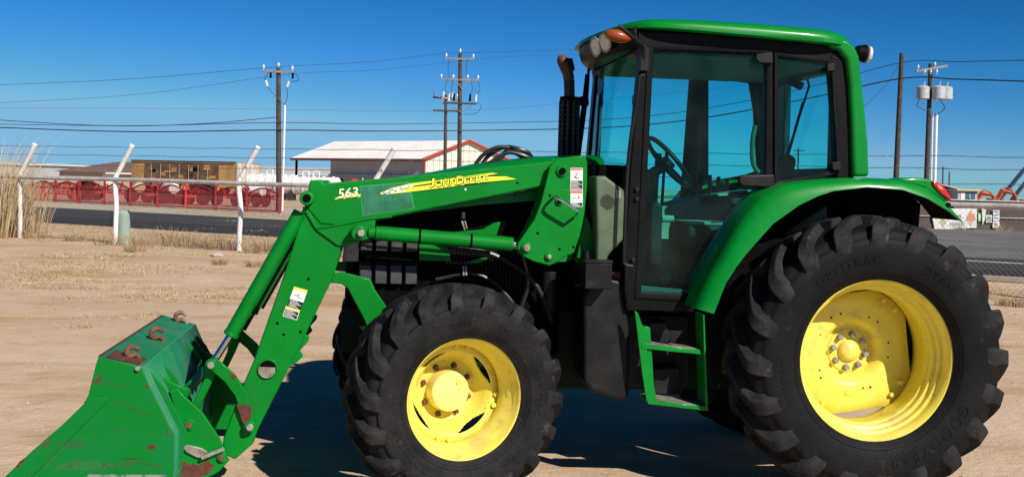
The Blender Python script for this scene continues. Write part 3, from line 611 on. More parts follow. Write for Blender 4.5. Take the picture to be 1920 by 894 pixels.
# machines seen through the windscreen and at the right
def digger(px, py, Y, label, s=1.0, flip=1, mat='orange_paint', lift=1.0):
    o = yard(px, py, Y); root = empty('excavator', o, 0, label, 'excavator', 'orange machines in the far yard')
    def q(x, y, z): return Vector((x*flip*s, y*s, z*s))
    for y in (-.8, .8):
        bm = NB(); pr = [(-1.2, .1), (1.2, .1), (1.45, .35), (1.3, .65), (-1.3, .65), (-1.45, .35)]; prism(bm, [(x*s, z*s) for x, z in pr], (y-.2)*s, (y+.2)*s); obj('track', bm, 'dark', root)
    bm = NB(); a, b = q(-1.2, -.9, .85), q(1.0, .9, 1.6); box(bm, (min(a.x, b.x), a.y, a.z), (max(a.x, b.x), b.y, b.z)); obj('body', bm, mat, root, bevel=.08)
    bm = NB(); a, b = q(.1, -.85, 1.602), q(1.0, 0, 2.35); box(bm, (min(a.x, b.x), a.y, a.z), (max(a.x, b.x), b.y, b.z)); obj('cab', bm, 'pane', root, bevel=.05)
    bm = NB(); a, b = q(.0, -.9, 2.352), q(1.1, .05, 2.45); box(bm, (min(a.x, b.x), a.y, a.z), (max(a.x, b.x), b.y, b.z)); obj('cab_roof', bm, mat, root, bevel=.02)
    bm = NB(); pipe(bm, [q(.9, .35, 1.4), q(2.0, .35, 2.7*lift), q(3.3, .35, 2.5*lift)], [.20*s, .34*s, .17*s], 4); obj('boom', bm, mat, root)
    bm = NB(); pipe(bm, [q(3.0, .35, 2.75*lift), q(3.4, .35, 2.3*lift), q(3.9, .35, 1.2)], [.12*s, .24*s, .12*s], 4); pipe(bm, [q(1.3, .35, 2.1*lift), q(2.3, .35, 3.05*lift), q(3.1, .35, 2.8*lift)], .07*s, 4); obj('stick', bm, mat, root)
    bm = NB(); prism(bm, [(q(*c).x, q(*c).z) for c in ((3.6, 0, 1.3), (4.2, 0, 1.3), (4.4, 0, .7), (3.9, 0, .4), (3.5, 0, .8))], .0*s, .7*s); obj('bucket', bm, mat, root)
digger(1138, 340, 62, 'orange machine seen through the tractor windscreen', .66, 1, lift=.9)
digger(1812, 370, 95, 'orange excavator with folded boom beside the white roofed cabin', .72, 1, lift=1.12)
digger(1848, 370, 88, 'larger orange excavator with arched boom, right of the cabin', .72, 1, lift=1.22)
digger(1925, 372, 100, 'orange excavator at the right edge under the blue booms', .7, -1, lift=.75)
for i, (x0, y0, x1, y1, lab) in enumerate(((1872, 376, 1922, 316, 'dark blue slanted crane boom at the far right'), (1896, 376, 1934, 328, 'second dark blue crane boom, closest to the right edge'))):
    a = P(x0, y0, 100+i*4); b = P(x1, y1, 100+i*4); root = empty('crane', (a.x, a.y, 0), 0, lab, 'crane', 'blue booms in the far yard')
    o = Vector((a.x, a.y, 0)); bm = NB(); pipe(bm, [a-o, b-o], .2, 4); obj('boom', bm, 'blue_paint', root, smooth=0); bm = NB(); box(bm, (-1, -.8, .3), (1, .8, 1.0)); obj('base', bm, 'blue_paint', root, bevel=.05)
    for s in (-.6, .6): bm = NB(); cyl(bm, (s, -1, .4), (s, -.7, .4), .4, seg=14); obj('wheel', bm, 'tyre', root)
o = yard(1790, 375, 92); root = empty('brown_shed', o, 0, 'brown shed with sloping roof behind the tractor tail lamp', 'shed')
bm = NB(); box(bm, (-1.6, 0, 0), (.5, 3, 2.3)); obj('wall', bm, 'brown_roof', root, smooth=0); bm = NB(); hull8(bm, [(-1.8, -.2, 2.9), (.7, -.2, 2.3), (.7, 3.2, 2.3), (-1.8, 3.2, 2.9), (-1.8, -.2, 3.0), (.7, -.2, 2.4), (.7, 3.2, 2.4), (-1.8, 3.2, 3.0)]); obj('roof', bm, 'shed_grey', root, smooth=0)
o = yard(1815, 375, 90); root = empty('site_cabin', o, 0, 'small site cabin with white flat roof and teal windows', 'cabin')
bm = NB(); box(bm, (-.85, 0, 0), (.75, 2.4, 2.3)); obj('wall', bm, 'shed_grey', root, smooth=0); bm = NB(); box(bm, (-1.0, -.25, 2.3), (.95, 2.6, 2.45)); obj('roof', bm, 'sign_tan', root, smooth=0)
for x, mt in ((-.45, 'house_white'), (-.05, 'teal'), (.4, 'teal')): bm = NB(); box(bm, (x-.16, -.03, .8), (x+.16, -.003, 2.15)); obj('window', bm, mt, root, smooth=0)
# screened fence with signs
def screen_fence():
    a = G(1560, 424); b = G(2010, 436); root = empty('screened_fence', a, 0, 'dark brown screened yard fence far right with weeds at its foot', 'fence')
    d = b-a; u = d.normalized(); n_ = Vector((u.y, -u.x, 0)); Hh = 1.62
    bm = NB(); hull8(bm, [Vector((0, 0, .02)), d+Vector((0, 0, .02)), d-n_*.03+Vector((0, 0, .02)), -n_*.03+Vector((0, 0, .02)), Vector((0, 0, Hh)), d+Vector((0, 0, Hh)), d-n_*.03+Vector((0, 0, Hh)), -n_*.03+Vector((0, 0, Hh))]); obj('screen', bm, 'screen', root, smooth=0)
    bm = NB(); pipe(bm, [n_*.05+Vector((0, 0, .7)), d+n_*.05+Vector((0, 0, .7))], .03, 6); pipe(bm, [n_*.05+Vector((0, 0, Hh)), d+n_*.05+Vector((0, 0, Hh))], .04, 6); obj('rail', bm, 'pipe_grey', root)
    for i in range(8): bm = NB(); p0 = d*(i/7)-n_*.1; pipe(bm, [p0, p0+Vector((0, 0, Hh+.1))], .05, 8); obj('post', bm, 'grille', root)
    dist = {}
    def hang(x0, x1, y0, y1, mat, label, name='sign', cat='sign', shape=None, off=.09):
        Y = a.y+(b.y-a.y)*((x0-1560)/450)-.12
        pts = shape or [(x0, y1), (x1, y1), (x1, y0), (x0, y0)]
        v = [P(px, py, Y) for px, py in pts]; base = v[0].copy()
        bm = NB(); prism(bm, [((q-base).x, (q-base).z) for q in v], 0, .025)
        o = tag(obj(name, bm, mat, smooth=0), label, cat, 'signs on the screened fence'); o.location = base; return o, Y, base
    def mark(o, Y, base, pts, mat, k, name):
        v = [P(px, py, Y) for px, py in pts]; bm = NB(); prism(bm, [((q-base).x, (q-base).z) for q in v], -.006-.004*k, -.002-.004*k); obj(name, bm, mat, o, smooth=0)
    o, Y, bs = hang(1752, 1832, 391, 431, 'sign_white', 'wide white banner with diamond emblems and grey lettering', 'banner', 'banner', [(1753, 431), (1831, 427), (1832, 391), (1745, 391)])
    mark(o, Y, bs, [(1811, 409), (1820, 393), (1829, 409), (1820, 425)], 'sign_tan', 0, 'emblem'); mark(o, Y, bs, [(1811, 414), (1815, 401), (1828, 401), (1829, 413)], 'sign_red', 1, 'emblem')
    mark(o, Y, bs, [(1761, 417), (1768, 406), (1775, 417), (1768, 428)], 'sign_tan', 0, 'emblem')
    for i in range(7):
        x = 1781+i*4.0; mark(o, Y, bs, [(x, 424), (x+2.4, 423.6), (x+3.2, 417-(i % 2)), (x+.6, 417)], 'sign_grey', 0, 'lettering')
        mark(o, Y, bs, [(1782+i*3, 409+(i % 3)), (1784+i*3, 409), (1784.5+i*3, 402), (1782.6+i*3, 403)], 'sign_grey', 0, 'lettering')
    o, Y, bs = hang(1833.5, 1839.5, 399, 415, 'sign_green', 'small green upright sign right of the white banner'); mark(o, Y, bs, [(1835, 412), (1838, 412), (1838, 402), (1835, 402)], 'sign_white', 0, 'lettering')
    hang(1841, 1849, 391, 421, 'sign_white', 'white pennant shaped sign with pointed bottom', shape=[(1841, 391), (1849, 393), (1846.5, 412), (1842.5, 422)])
    o, Y, bs = hang(1848.5, 1860, 403, 417, 'sign_white', 'small white square sign with grey print'); mark(o, Y, bs, [(1850, 412), (1858.5, 412), (1858.5, 406), (1850, 406)], 'sign_grey', 0, 'lettering'); mark(o, Y, bs, [(1848.5, 414.2), (1860, 414.2), (1860, 413), (1848.5, 413)], 'screen', 1, 'gap_strip')
    o, Y, bs = hang(1862, 1874, 394, 414, 'sign_white', 'blue and white sign, upper of the two at the right')
    for i in range(3): mark(o, Y, bs, [(1863, 398.5+6*i), (1872, 398.2+6*i), (1872, 395.6+6*i), (1863, 396+6*i)], 'sign_blue', 0, 'lettering')
    o, Y, bs = hang(1861, 1875, 415, 427, 'sign_white', 'white sign with cut corner below the blue sign', shape=[(1861, 427), (1872, 426), (1875, 421), (1873, 415), (1862, 415)]); mark(o, Y, bs, [(1864, 424), (1870, 424), (1870, 418), (1864, 418)], 'sign_grey', 0, 'lettering')
    for i, (x0, y0, x1, y1) in enumerate(((1878, 390, 1897, 401), (1881, 394, 1893, 404), (1902, 392, 1925, 406), (1909, 391, 1930, 400))):
        Y = a.y+(b.y-a.y)*.75-.5; p0, p1 = P(x0, y0, Y), P(x1, y1, Y); bs = Vector((p0.x, p0.y, 0)); bm = NB(); pipe(bm, [p0-bs, p1-bs], .06, 5); pipe(bm, [p0-bs, Vector((0, 0, 0))], .03, 4); pipe(bm, [p1-bs, Vector((p1.x-p0.x, 0, 0))], .03, 4)
        tag(obj('loading_ramp', bm, 'orange_paint', smooth=0), ('orange sloped bar frame before the dark fence, ' + ('nearest the blue sign', 'lowest and second from the blue sign', 'third from the blue sign', 'at the frame edge')[i]), 'bar frame', 'orange bars before the screened fence')
screen_fence()
# pedestal, rock, plants
b = G(233, 456); root = empty('cable_pedestal', b, 0, 'pale green plastic utility pedestal leaning beside the second fence post', 'pedestal')
bm = NB(); lathe(bm, [(-.05, .168), (.70, .172), (.72, .182), (.82, .182), (.85, .15), (.86, .01)], 28, axis='z'); o = obj('cover', bm, 'olive', root); o.rotation_euler = (0, R(-4), 0)
bm = NB(); box(bm, (-.2, -.2, -.02), (.2, .2, .015)); obj('base', bm, 'gravel', root)
def rock(px, py, s, label):
    bm = NB(); bmesh.ops.create_icosphere(bm, subdivisions=3, radius=1)
    for v in bm.verts: n = noise.noise(v.co*1.7+Vector((px, 0, 0))); v.co = Vector((v.co.x*s*(1+.3*n), v.co.y*s*.7*(1+.3*n), v.co.z*s*.42*(1+.35*n)+s*.22))
    o = tag(obj('rock', bm, 'rock', smooth=50), label, 'rock'); o.location = G(px, py)
rock(407, 481, .14, 'pale flat rock on the dirt left of the loader cylinder')
def blades(bm, c, n, h, spread, lean, w, rr):
    for i in range(n):
        a = rr.uniform(0, 6.283); d = Vector((math.cos(a), math.sin(a), 0)); b = c+d*spread*rr.random()**.7; hh = h*rr.uniform(.45, 1); l = d*lean*hh*rr.uniform(.3, 1)+Vector((rr.uniform(-.2, .2)*lean*hh, 0, 0))
        s = Vector((-d.y, d.x, 0))*w*rr.uniform(.6, 1.2); 
        if rr.random() < .5: s = Vector((w, 0, 0))
        p = [b, b+l*.25+Vector((0, 0, hh*.5)), b+l*.65+Vector((0, 0, hh*.85)), b+l+Vector((0, 0, hh))]
        v = [bm.verts.new(q) for q in (p[0]-s, p[0]+s, p[1]+s*.8, p[1]-s*.8, p[2]+s*.5, p[2]-s*.5, p[3])]
        bm.faces.new((v[0], v[1], v[2], v[3])); bm.faces.new((v[3], v[2], v[4], v[5])); bm.faces.new((v[5], v[4], v[6]))
def reeds(px, py, n, h, spread, label, seed):
    rr = random.Random(seed); root = empty('dry_reeds', G(px, py), 0, label, 'reeds', 'dry reed clumps at the left fence end')
    bm = NB(); blades(bm, Vector((0, 0, 0)), n, h, spread, .50, .008, rr); obj('leaf', bm, 'straw', root, smooth=0)['kind'] = 'stuff'
    bm = NB(); blades(bm, Vector((0, 0, 0)), n//2, h*1.1, spread, .45, .008, rr); obj('stem', bm, 'straw_pale', root, smooth=0)['kind'] = 'stuff'
    bm = NB(); blades(bm, Vector((0, 0, 0)), n//3, h*.6, spread, .6, .009, rr); obj('old_leaf', bm, 'straw_brown', root, smooth=0)['kind'] = 'stuff'
reeds(-25, 444, 330, 2.75, .85, 'tallest dry reed clump at the left edge of the photo', 1)
reeds(18, 440, 190, 2.15, .55, 'dry reed clump leaning over the first fence post', 2)
reeds(58, 437, 90, 1.5, .5, 'low thin dry reed clump right of the first fence post', 3)
tl = ('small dry weed tuft', 'low brown weed', 'scrubby dry weed')
wd = [(60, 447, .35, 'low dry weed under the first fence post'), (140, 452, .3, 'low dry weed midway between the first two posts'), (205, 459, .42, 'brown weed hugging the second post'), (262, 461, .4, 'brown weed right of the green pedestal'), (318, 455, .5, 'taller weed between pedestal and third post'), (345, 463, .52, 'bushy weed left of the third post'), (395, 466, .45, 'bushy weed close left of the third post'), (425, 468, .45, 'weed touching the third post'), (480, 474, .4, 'weed right of the third post'), (500, 470, .35, 'weed half behind the loader cylinder'), (250, 472, .25, 'small weed in front of the pedestal'), (412, 496, .18, 'small tuft in front of the pale rock'), (475, 500, .2, 'small tuft left of the loader cylinder'), (1884, 572, .17, 'brown weed behind the rear tyre at the right fence'), (1908, 575, .16, 'weed at the right edge under the chain link'), (1800, 432, .35, 'weed at the foot of the screened fence below the banner'), (1880, 434, .45, 'rusty weed at the foot of the screened fence below the orange bars')]
for i, (px, py, h, lab) in enumerate(wd):
    rr = random.Random(40+i); g_ = G(px, py); root = empty('dry_weed', g_, 0, lab, 'weed', 'dry weeds along the fences'); bm = NB(); blades(bm, Vector((0, 0, 0)), 55, h, h*1.0, 1.0, .0035+g_.y*.00006, rr); obj('stalk', bm, 'straw', root, smooth=0)['kind'] = 'stuff'
    bm = NB(); blades(bm, Vector((0, 0, 0)), 65, h*.7, h*1.0, 1.2, .0035+g_.y*.00006, rr); obj('leaf', bm, 'straw_brown', root, smooth=0)['kind'] = 'stuff'
bm = NB(); bm2 = NB(); rr = random.Random(11); cnt = 0
while cnt < 13000:
    x = rr.uniform(-17, 10); y = rr.uniform(12.5, 60)
    fy = 29.98-.508*(x+13.45)
    n1 = noise.noise(Vector((x*.30, y*.36, 7)))+.5*noise.noise(Vector((x*1.1, y*1.3, 2)))
    band = (15.5 < y < 25.5 and y < fy-1.0 and x < -1)
    nearf = abs(y-fy) < .8 and n1 > .25; verge = (y > fy+.8 and y < near(x)-.3 and n1 > -.1); farv = far(x)+1.5 < y < far(x)+6 and x < -5 and n1 > -.2
    th = .02 if band else -.2
    if not ((band and n1 > th) or nearf or verge or farv or n1 > .52): continue
    cnt += 1
    blades(bm if rr.random() < .62 else bm2, Vector((x, y, -.02)), 6, rr.uniform(.035, .075) if band or farv else rr.uniform(.03, .08), .22, 2.2, .0035+.0001*y, rr)
tag(obj('dry_grass', bm, 'straw', smooth=0), kind='stuff'); tag(obj('dry_grass', bm2, 'straw_pale', smooth=0), kind='stuff')
bm = NB(); rr = random.Random(5)
bm2 = NB()
for i in range(7500):
    y = 5.5+24*rr.random()**1.6; x = rr.uniform(-.55, .55)*y; s = rr.uniform(.003, .009)*(1+1.2*(rr.random() < .05))*(.6+y*.05); b_ = bm if rr.random() < .22 else bm2; c = Vector((x, y, gz(x, y)+s*.2))
    e = [c+Vector((rr.uniform(.7, 1.3)*s*a, rr.uniform(.7, 1.3)*s*b, rr.uniform(.5, .8)*s*d)) for a, b, d in ((1, 0, 0), (0, 1, 0), (-1, 0, 0), (0, -1, 0), (0, 0, 1))]
    v = [b_.verts.new(q) for q in e]
    for k in range(4): b_.faces.new((v[k], v[(k+1) % 4], v[4]))
tag(obj('pebbles', bm, 'pebble', smooth=0), kind='stuff'); tag(obj('dirt_clods', bm2, 'clod', smooth=0), kind='stuff')

# ================================================================ TRACTOR (x forward, y towards the camera, z up)
TR = empty('tractor', (ORG.x, ORG.y, 0), math.pi+YAW, 'green farm tractor with yellow wheels, black framed cab and front loader bucket on the dirt', 'tractor')

# ---------------------------------------------------------------- wheels
def carcass(R_, rr, Wd, h):
    b = R_-h
    return [(-.40*Wd, rr), (-.47*Wd, rr+.05), (-.505*Wd, rr+.45*(b-rr)), (-.50*Wd, rr+.70*(b-rr)), (-.46*Wd, b-.065), (-.40*Wd, b-.022), (-.2*Wd, b-.004), (0, b), (.2*Wd, b-.004), (.40*Wd, b-.022), (.46*Wd, b-.065), (.50*Wd, rr+.70*(b-rr)), (.505*Wd, rr+.45*(b-rr)), (.47*Wd, rr+.05), (.40*Wd, rr)]
def side_y(pr, r):
    q = pr[7:]
    for (y0, r0), (y1, r1) in zip(q, q[1:]):
        if r1 <= r <= r0: return y0+(y1-y0)*(r0-r)/max(1e-6, r0-r1)
    return q[-1][0]
def tyre(name, mat, lugmat, R_, rr, Wd, h, n, span, texts):
    pr = carcass(R_, rr, Wd, h); bm = NB()
    sp = smooth_path([(y, r, 0) for y, r in pr], 3); lathe(bm, [(p.x, p.y) for p in sp], 112, caps=False)
    # bead rings
    for r_ in (rr+.028, rr+.045):
        y_ = side_y(pr, r_); lathe(bm, [(y_-.004, r_-.005), (y_+.004, r_), (y_-.004, r_+.005)], 96, caps=False)
    ty = obj(name, bm, mat, smooth=45)
    bm = NB(); b = R_-h; q_ = min(1, R_/.845+.02)
    st = [(-.02, R_, b-.02, 0.0, .9), (.10, R_-.001, b-.02, .20, .95), (.22, R_-.007, b-.025, .45, 1.0), (.33, R_-.016, b-.035, .68, 1.08), (.425, R_-.030, b-.05, .86, 1.18), (.480, R_-.048, b-.09, .95, 1.34), (.518, R_-.088, b-.12, .99, 1.44), (.526, R_-.130*q_, b-.15*q_, 1.02, 1.44), (.518, R_-.165*q_, b-.18*q_, 1.04, 1.34), (.498, R_-.198*q_, b-.20*q_, 1.05, 1.1)]
    wt = .285*(2*math.pi*R_/n)
    for s in (1, -1):
        for k in range(n):
            a0 = 2*math.pi*(k+(.5 if s < 0 else 0))/n; rows = []
            jit = random.uniform(-.004, .004)
            for (fy, rt, rb, ft, ww) in st:
                y = s*fy*Wd; yb = s*min(fy, .475)*Wd
                # forward is +x: the centre of the chevron leads
                an = a0-span*ft+jit; row = []
                for sgn, rad, yy, wd in ((-1, rb, yb, 1.55), (-1, rt, y, .84), (1, rt, y, .84), (1, rb, yb, 1.55)):
                    t = an+sgn*wt*ww*wd/2/R_
                    row.append(bm.verts.new((rad*math.cos(t), yy, rad*math.sin(t))))
                rows.append(row)
            for p, q in zip(rows, rows[1:]):
                for i in range(3): bm.faces.new((p[i], p[i+1], q[i+1], q[i]))
            bm.faces.new(rows[0]); bm.faces.new(rows[-1][::-1])
    lg = obj('tread_lugs', bm, lugmat, ty, bevel=.006, smooth=40)
    for s, size, rad, ang, spc in texts:
        bm = NB(); v, f = text_polys(s, size, extrude=.003, space=spc)
        def fn(p, rad=rad, ang=ang):
            r_ = rad+p.y; t = ang-p.x/rad*1.0; yy = side_y(pr, r_)+.0018+p.z
            return (-r_*math.sin(t-math.pi/2)*-1 if False else r_*math.cos(t), yy, r_*math.sin(t))
        # seen from +y with x pointing left: mirror so the words read the right way round
        put(bm, v, f, lambda p: fn(Vector((-p.x, p.y, p.z))))
        obj('raised_lettering', bm, mat, ty, smooth=0)
    return ty
def rear_wheel():
    rf = .484
    bm = NB()
    pr = [(1.03-.86, rf-.002), (.188, rf+.004), (.195, rf-.004), (.193, rf-.018), (.178, rf-.030), (.160, rf-.036), (.130, rf-.038), (.120, rf-.054), (.088, rf-.056), (.078, rf-.074), (.045, rf-.076), (.036, rf-.086), (.0, rf-.088), (-.02, rf-.082), (-.10, rf-.080), (-.17, rf-.072), (-.195, rf-.01), (-.2, rf), (-.16, rf+.002), (-.1, rf-.05), (0, rf-.06), (.1, rf-.03)]
    lathe(bm, pr, 96, closed=True); rim = obj('rear_wheel', bm, 'yellow', smooth=40)
    # dished square wheel disc bolted to the rim
    bm = NB(); m = 96; rows = []
    prof = [(.10, -.205), (.155, -.205), (.165, -.19), (.185, -.155), (.215, -.14), (.265, -.145), (.30, -.15), (1.0, -.14)]
    A0 = R(-3)
    def edge(t):
        c = abs(((t-A0+math.pi/4) % (math.pi/2))-math.pi/4)   # 0 at the middle of a side, pi/4 at a corner
        return min(.404, .362/math.cos(c))
    for (r_, y) in prof:
        rows.append([bm.verts.new(((edge(2*math.pi*i/m) if r_ == 1.0 else r_)*math.cos(2*math.pi*i/m), y, (edge(2*math.pi*i/m) if r_ == 1.0 else r_)*math.sin(2*math.pi*i/m))) for i in range(m)])
    for p, q in zip(rows, rows[1:]):
        for i in range(m): bm.faces.new((p[i], p[(i+1) % m], q[(i+1) % m], q[i]))
    d = obj('wheel_disc', bm, 'yellow', rim, smooth=40); so = d.modifiers.new('plate', 'SOLIDIFY'); so.thickness = .012; so.offset = 0
    for c in range(4):
        for dd in (-.16, .16):
            bm = NB()
            t = A0+math.pi/4+c*math.pi/2+dd*.8; cx, cz = .366*math.cos(t), .366*math.sin(t)
            cyl(bm, (cx, -.155, cz), (cx, -.115, cz), .014, seg=6); obj('rim_bolt', bm, 'yellow', rim)
    bm = NB(); lathe(bm, [(-.212, .135), (-.197, .135), (-.190, .128), (-.190, .07), (-.175, .066), (-.158, .045), (-.152, .02), (-.151, .001)], 40); obj('hub', bm, 'yellow', rim, smooth=40)
    for k in range(8):
        t = 2*math.pi*(k+.3)/8; cx, cz = .104*math.cos(t), .104*math.sin(t); bm = NB(); cyl(bm, (cx, -.19, cz), (cx, -.158, cz), .0165, .0155, seg=12); cyl(bm, (cx, -.19, cz), (cx, -.183, cz), .021, seg=12); obj('bolt', bm, 'bare', rim)
    for a_, r_ in ((120, .25), (105, .245), (150, .23), (205, .235), (215, .255), (262, .24), (285, .235), (296, .25), (10, .24), (45, .245), (60, .235), (-12, .235)):
        t = R(a_); cx, cz = -r_*math.cos(t), r_*math.sin(t); bm = NB(); cyl(bm, (cx, -.15, cz), (cx, -.1355, cz), .0065, seg=8); obj('hole', bm, 'dark', rim)
    bm = NB(); box(bm, (.02, -.139, -.262), (.056, -.133, -.230)); obj('plate_label', bm, 'decal_gold', rim)
    ty = tyre('tyre', 'tyre', 'tyre_worn', .845, rf-.012, .50, .056, 20, R(17), [("OPTITRAC", .072, .592, R(72), 1.3), ("DT806", .072, .592, R(130), 1.2), ("GOODYEAR", .088, .588, R(238), 1.35), ("460/85R34", .055, .588, R(-10), 1.1)])
    ty.parent = rim; return rim
RW = rear_wheel(); RW.parent = TR; RW.location = (0, .845, .823); RW.rotation_euler = (0, R(4), 0)
c = copy_tree(RW, TR); c.location = (0, -.845, .823); c.scale = (1, -1, 1)
def front_wheel():
    rf = .351; bm = NB()
    pr = [(.15, rf-.002), (.168, rf+.004), (.175, rf-.004), (.172, rf-.016), (.155, rf-.026), (.12, rf-.030), (.108, rf-.042), (.07, rf-.052), (.058, rf-.064), (.0, rf-.072), (-.06, rf-.06), (-.12, rf-.04), (-.165, rf-.01), (-.17, rf), (-.14, rf+.002), (-.08, rf-.04), (0, rf-.05), (.08, rf-.02)]
    lathe(bm, pr, 80, closed=True); rim = obj('front_wheel', bm, 'yellow', smooth=40)
    bm = NB(); m = 240; rows = []
    prof = [(.09, -.145), (.165, -.145), (.18, -.135), (.208, -.081)]+[(.210+.003*i, -.078+.046*(i/11)**.8) for i in range(12)]+[(.247, -.030), (.286, -.03)]
    for r_, y in prof: rows.append([bm.verts.new((r_*math.cos(2*math.pi*i/m), y, r_*math.sin(2*math.pi*i/m))) for i in range(m)])
    slots = (-34, 56, 146, 236)
    for ri, (p, q) in enumerate(zip(rows, rows[1:])):
        for i in range(m):
            a_ = (i+.5)*360/m; rm = (prof[ri][0]+prof[ri+1][0])/2; hit = .214 < rm < .243 and any(((abs((a_-s_+180) % 360-180)/24)**2+max(0, (.241-rm)/.026)**1.0) < 1 for s_ in slots)
            if hit: continue
            bm.faces.new((p[i], p[(i+1) % m], q[(i+1) % m], q[i]))
    d = obj('wheel_disc', bm, 'yellow', rim, smooth=50); so = d.modifiers.new('plate', 'SOLIDIFY'); so.thickness = .010; so.offset = 0
    for s_ in (11, 101, 191, 281):
        for dd in (-7, 7): t = R(s_+dd); bm = NB(); cyl(bm, (.266*math.cos(t), -.03, .266*math.sin(t)), (.266*math.cos(t), -.006, .266*math.sin(t)), .015, seg=10); obj('rim_bolt', bm, 'yellow', rim, bevel=.003)
    bm = NB(); lathe(bm, [(-.15, .124), (-.064, .115), (-.057, .111), (-.055, .104), (-.055, .001)], 48); hub = obj('hub_cap', bm, 'yellow_pale', rim, smooth=18)
    bm = NB(); cyl(bm, (-.045, -.06, .055), (-.045, -.049, .055), .014, seg=14); cyl(bm, (-.045, -.05, .055), (-.045, -.046, .055), .007, seg=6); pipe(bm, smooth_path([(-.062, -.054, .05), (-.066, -.054, .03), (-.05, -.054, .0)], 4), .0025, 5); obj('drain_plug', bm, 'yellow', rim)
    for k in range(8):
        t = 2*math.pi*(k+.4)/8; bm = NB(); cx, cz = .146*math.cos(t), .146*math.sin(t); cyl(bm, (cx, -.145, cz), (cx, -.115, cz), .013, .012, seg=10); cyl(bm, (cx, -.145, cz), (cx, -.137, cz), .018, seg=10); obj('bolt', bm, 'rust', rim)
    ty = tyre('tyre', 'tyre_front', 'tyre_worn', .632, rf-.010, .45, .046, 18, R(19), [("R24", .045, .430, R(118), 1.1), ("380/85", .045, .430, R(82), 1.1), ("GOODYEAR", .058, .428, R(-42), 1.3), ("OPTITRAC", .048, .430, R(176), 1.2), ("DT806", .045, .430, R(232), 1.2)])
    ty.parent = rim; return rim
STEER = R(16)
FWL = front_wheel(); FWL.parent = TR
fx, fz = T(872, 751, 1.02); kp = Vector((fx+.0, .84))
FWL.location = (2.408+.175*math.sin(STEER), 1.02-.175*math.cos(STEER), .59); FWL.rotation_euler = (0, 0, STEER)
c = copy_tree(FWL, TR); c.location = (2.57, -.85, .59); c.scale = (1, -1, 1); c.rotation_euler = (0, 0, STEER)

# ---------------------------------------------------------------- chassis, engine, front axle
bm = NB()
box(bm, (-.42, -.24, .50), (1.9, .24, 1.02)); box(bm, (1.9, -.2, .62), (2.3, .2, 1.0))
cyl(bm, (0, -.60, .823), (0, .60, .823), .14, .14, seg=24); cyl(bm, (0, .42, .823), (0, .60, .823), .2, .13, seg=24); cyl(bm, (0, -.42, .823), (0, -.60, .823), .2, .13, seg=24)
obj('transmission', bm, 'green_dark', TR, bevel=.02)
bm = NB(); box(bm, (1.75, -.27, .72), (2.75, .27, 1.22)); box(bm, (1.8, -.23, 1.22), (2.7, .23, 1.50)); cyl(bm, (1.9, .30, .92), (2.15, .30, .92), .07, seg=16); cyl(bm, (2.3, .27, 1.05), (2.3, .36, 1.05), .06, seg=14); obj('engine', bm, 'dark', TR, bevel=.015)
bm = NB(); cyl(bm, (2.51, -.56, .59), (2.51, .56, .59), .085, .085, seg=18); obox(bm, (2.51, 0, .62), (.28, .42, .24))
for s in (-1, 1): cyl(bm, (2.51, s*.56, .40), (2.51, s*.56, .80), .07, seg=14); cyl(bm, (2.51, s*.56, .59), (2.51, s*.66, .59), .12, seg=18)
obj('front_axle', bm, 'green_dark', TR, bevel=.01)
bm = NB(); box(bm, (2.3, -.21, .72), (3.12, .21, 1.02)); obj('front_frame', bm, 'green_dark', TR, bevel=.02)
# loader side frames, lit green, ahead of the front axle
for s in (-1, 1):
    bm = NB(); q = TT([(616, 530), (622, 513), (640, 510), (694, 523), (704, 545), (728, 580), (745, 640), (700, 640), (682, 597), (652, 541), (640, 532)], .47); prism(bm, q, s*.42, s*.47); obj('side_frame', bm, 'green_loader', TR, bevel=.006)

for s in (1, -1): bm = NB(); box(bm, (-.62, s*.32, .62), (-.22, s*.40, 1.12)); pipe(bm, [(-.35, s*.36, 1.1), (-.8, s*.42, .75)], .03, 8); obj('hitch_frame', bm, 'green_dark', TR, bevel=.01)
# ---------------------------------------------------------------- hood
bm = NB()
secs = [(1.50, .36, 1.72, 1.99), (1.9, .36, 1.70, 1.97), (2.3, .355, 1.66, 1.91), (2.7, .345, 1.60, 1.82), (2.95, .335, 1.54, 1.74), (3.08, .30, 1.5, 1.66), (3.13, .24, 1.5, 1.58)]
rows = []
for x, hw, zb, zt in secs:
    prf = [(hw, zb), (hw, zb+(zt-zb)*.45), (hw*.97, zb+(zt-zb)*.72), (hw*.84, zt-.03), (hw*.62, zt-.004), (0, zt+.012)]
    prf = prf+[(-y, z) for y, z in prf[-2::-1]]; rows.append([bm.verts.new((x, y, z)) for y, z in prf])
for p, q in zip(rows, rows[1:]):
    for i in range(len(p)-1): bm.faces.new((p[i], p[i+1], q[i+1], q[i]))
bm.faces.new(rows[0]); bm.faces.new(rows[-1][::-1])
hood = obj('hood', bm, 'green', TR, smooth=45)
def decal(parent, pts, y, mat, name='decal', thick=.0015, px=True, s=1):
    q = TT(pts, y) if px else pts; bm = NB(); prism(bm, q, s*(y-.002), s*(y+thick)); return obj(name, bm, mat, parent, smooth=0)
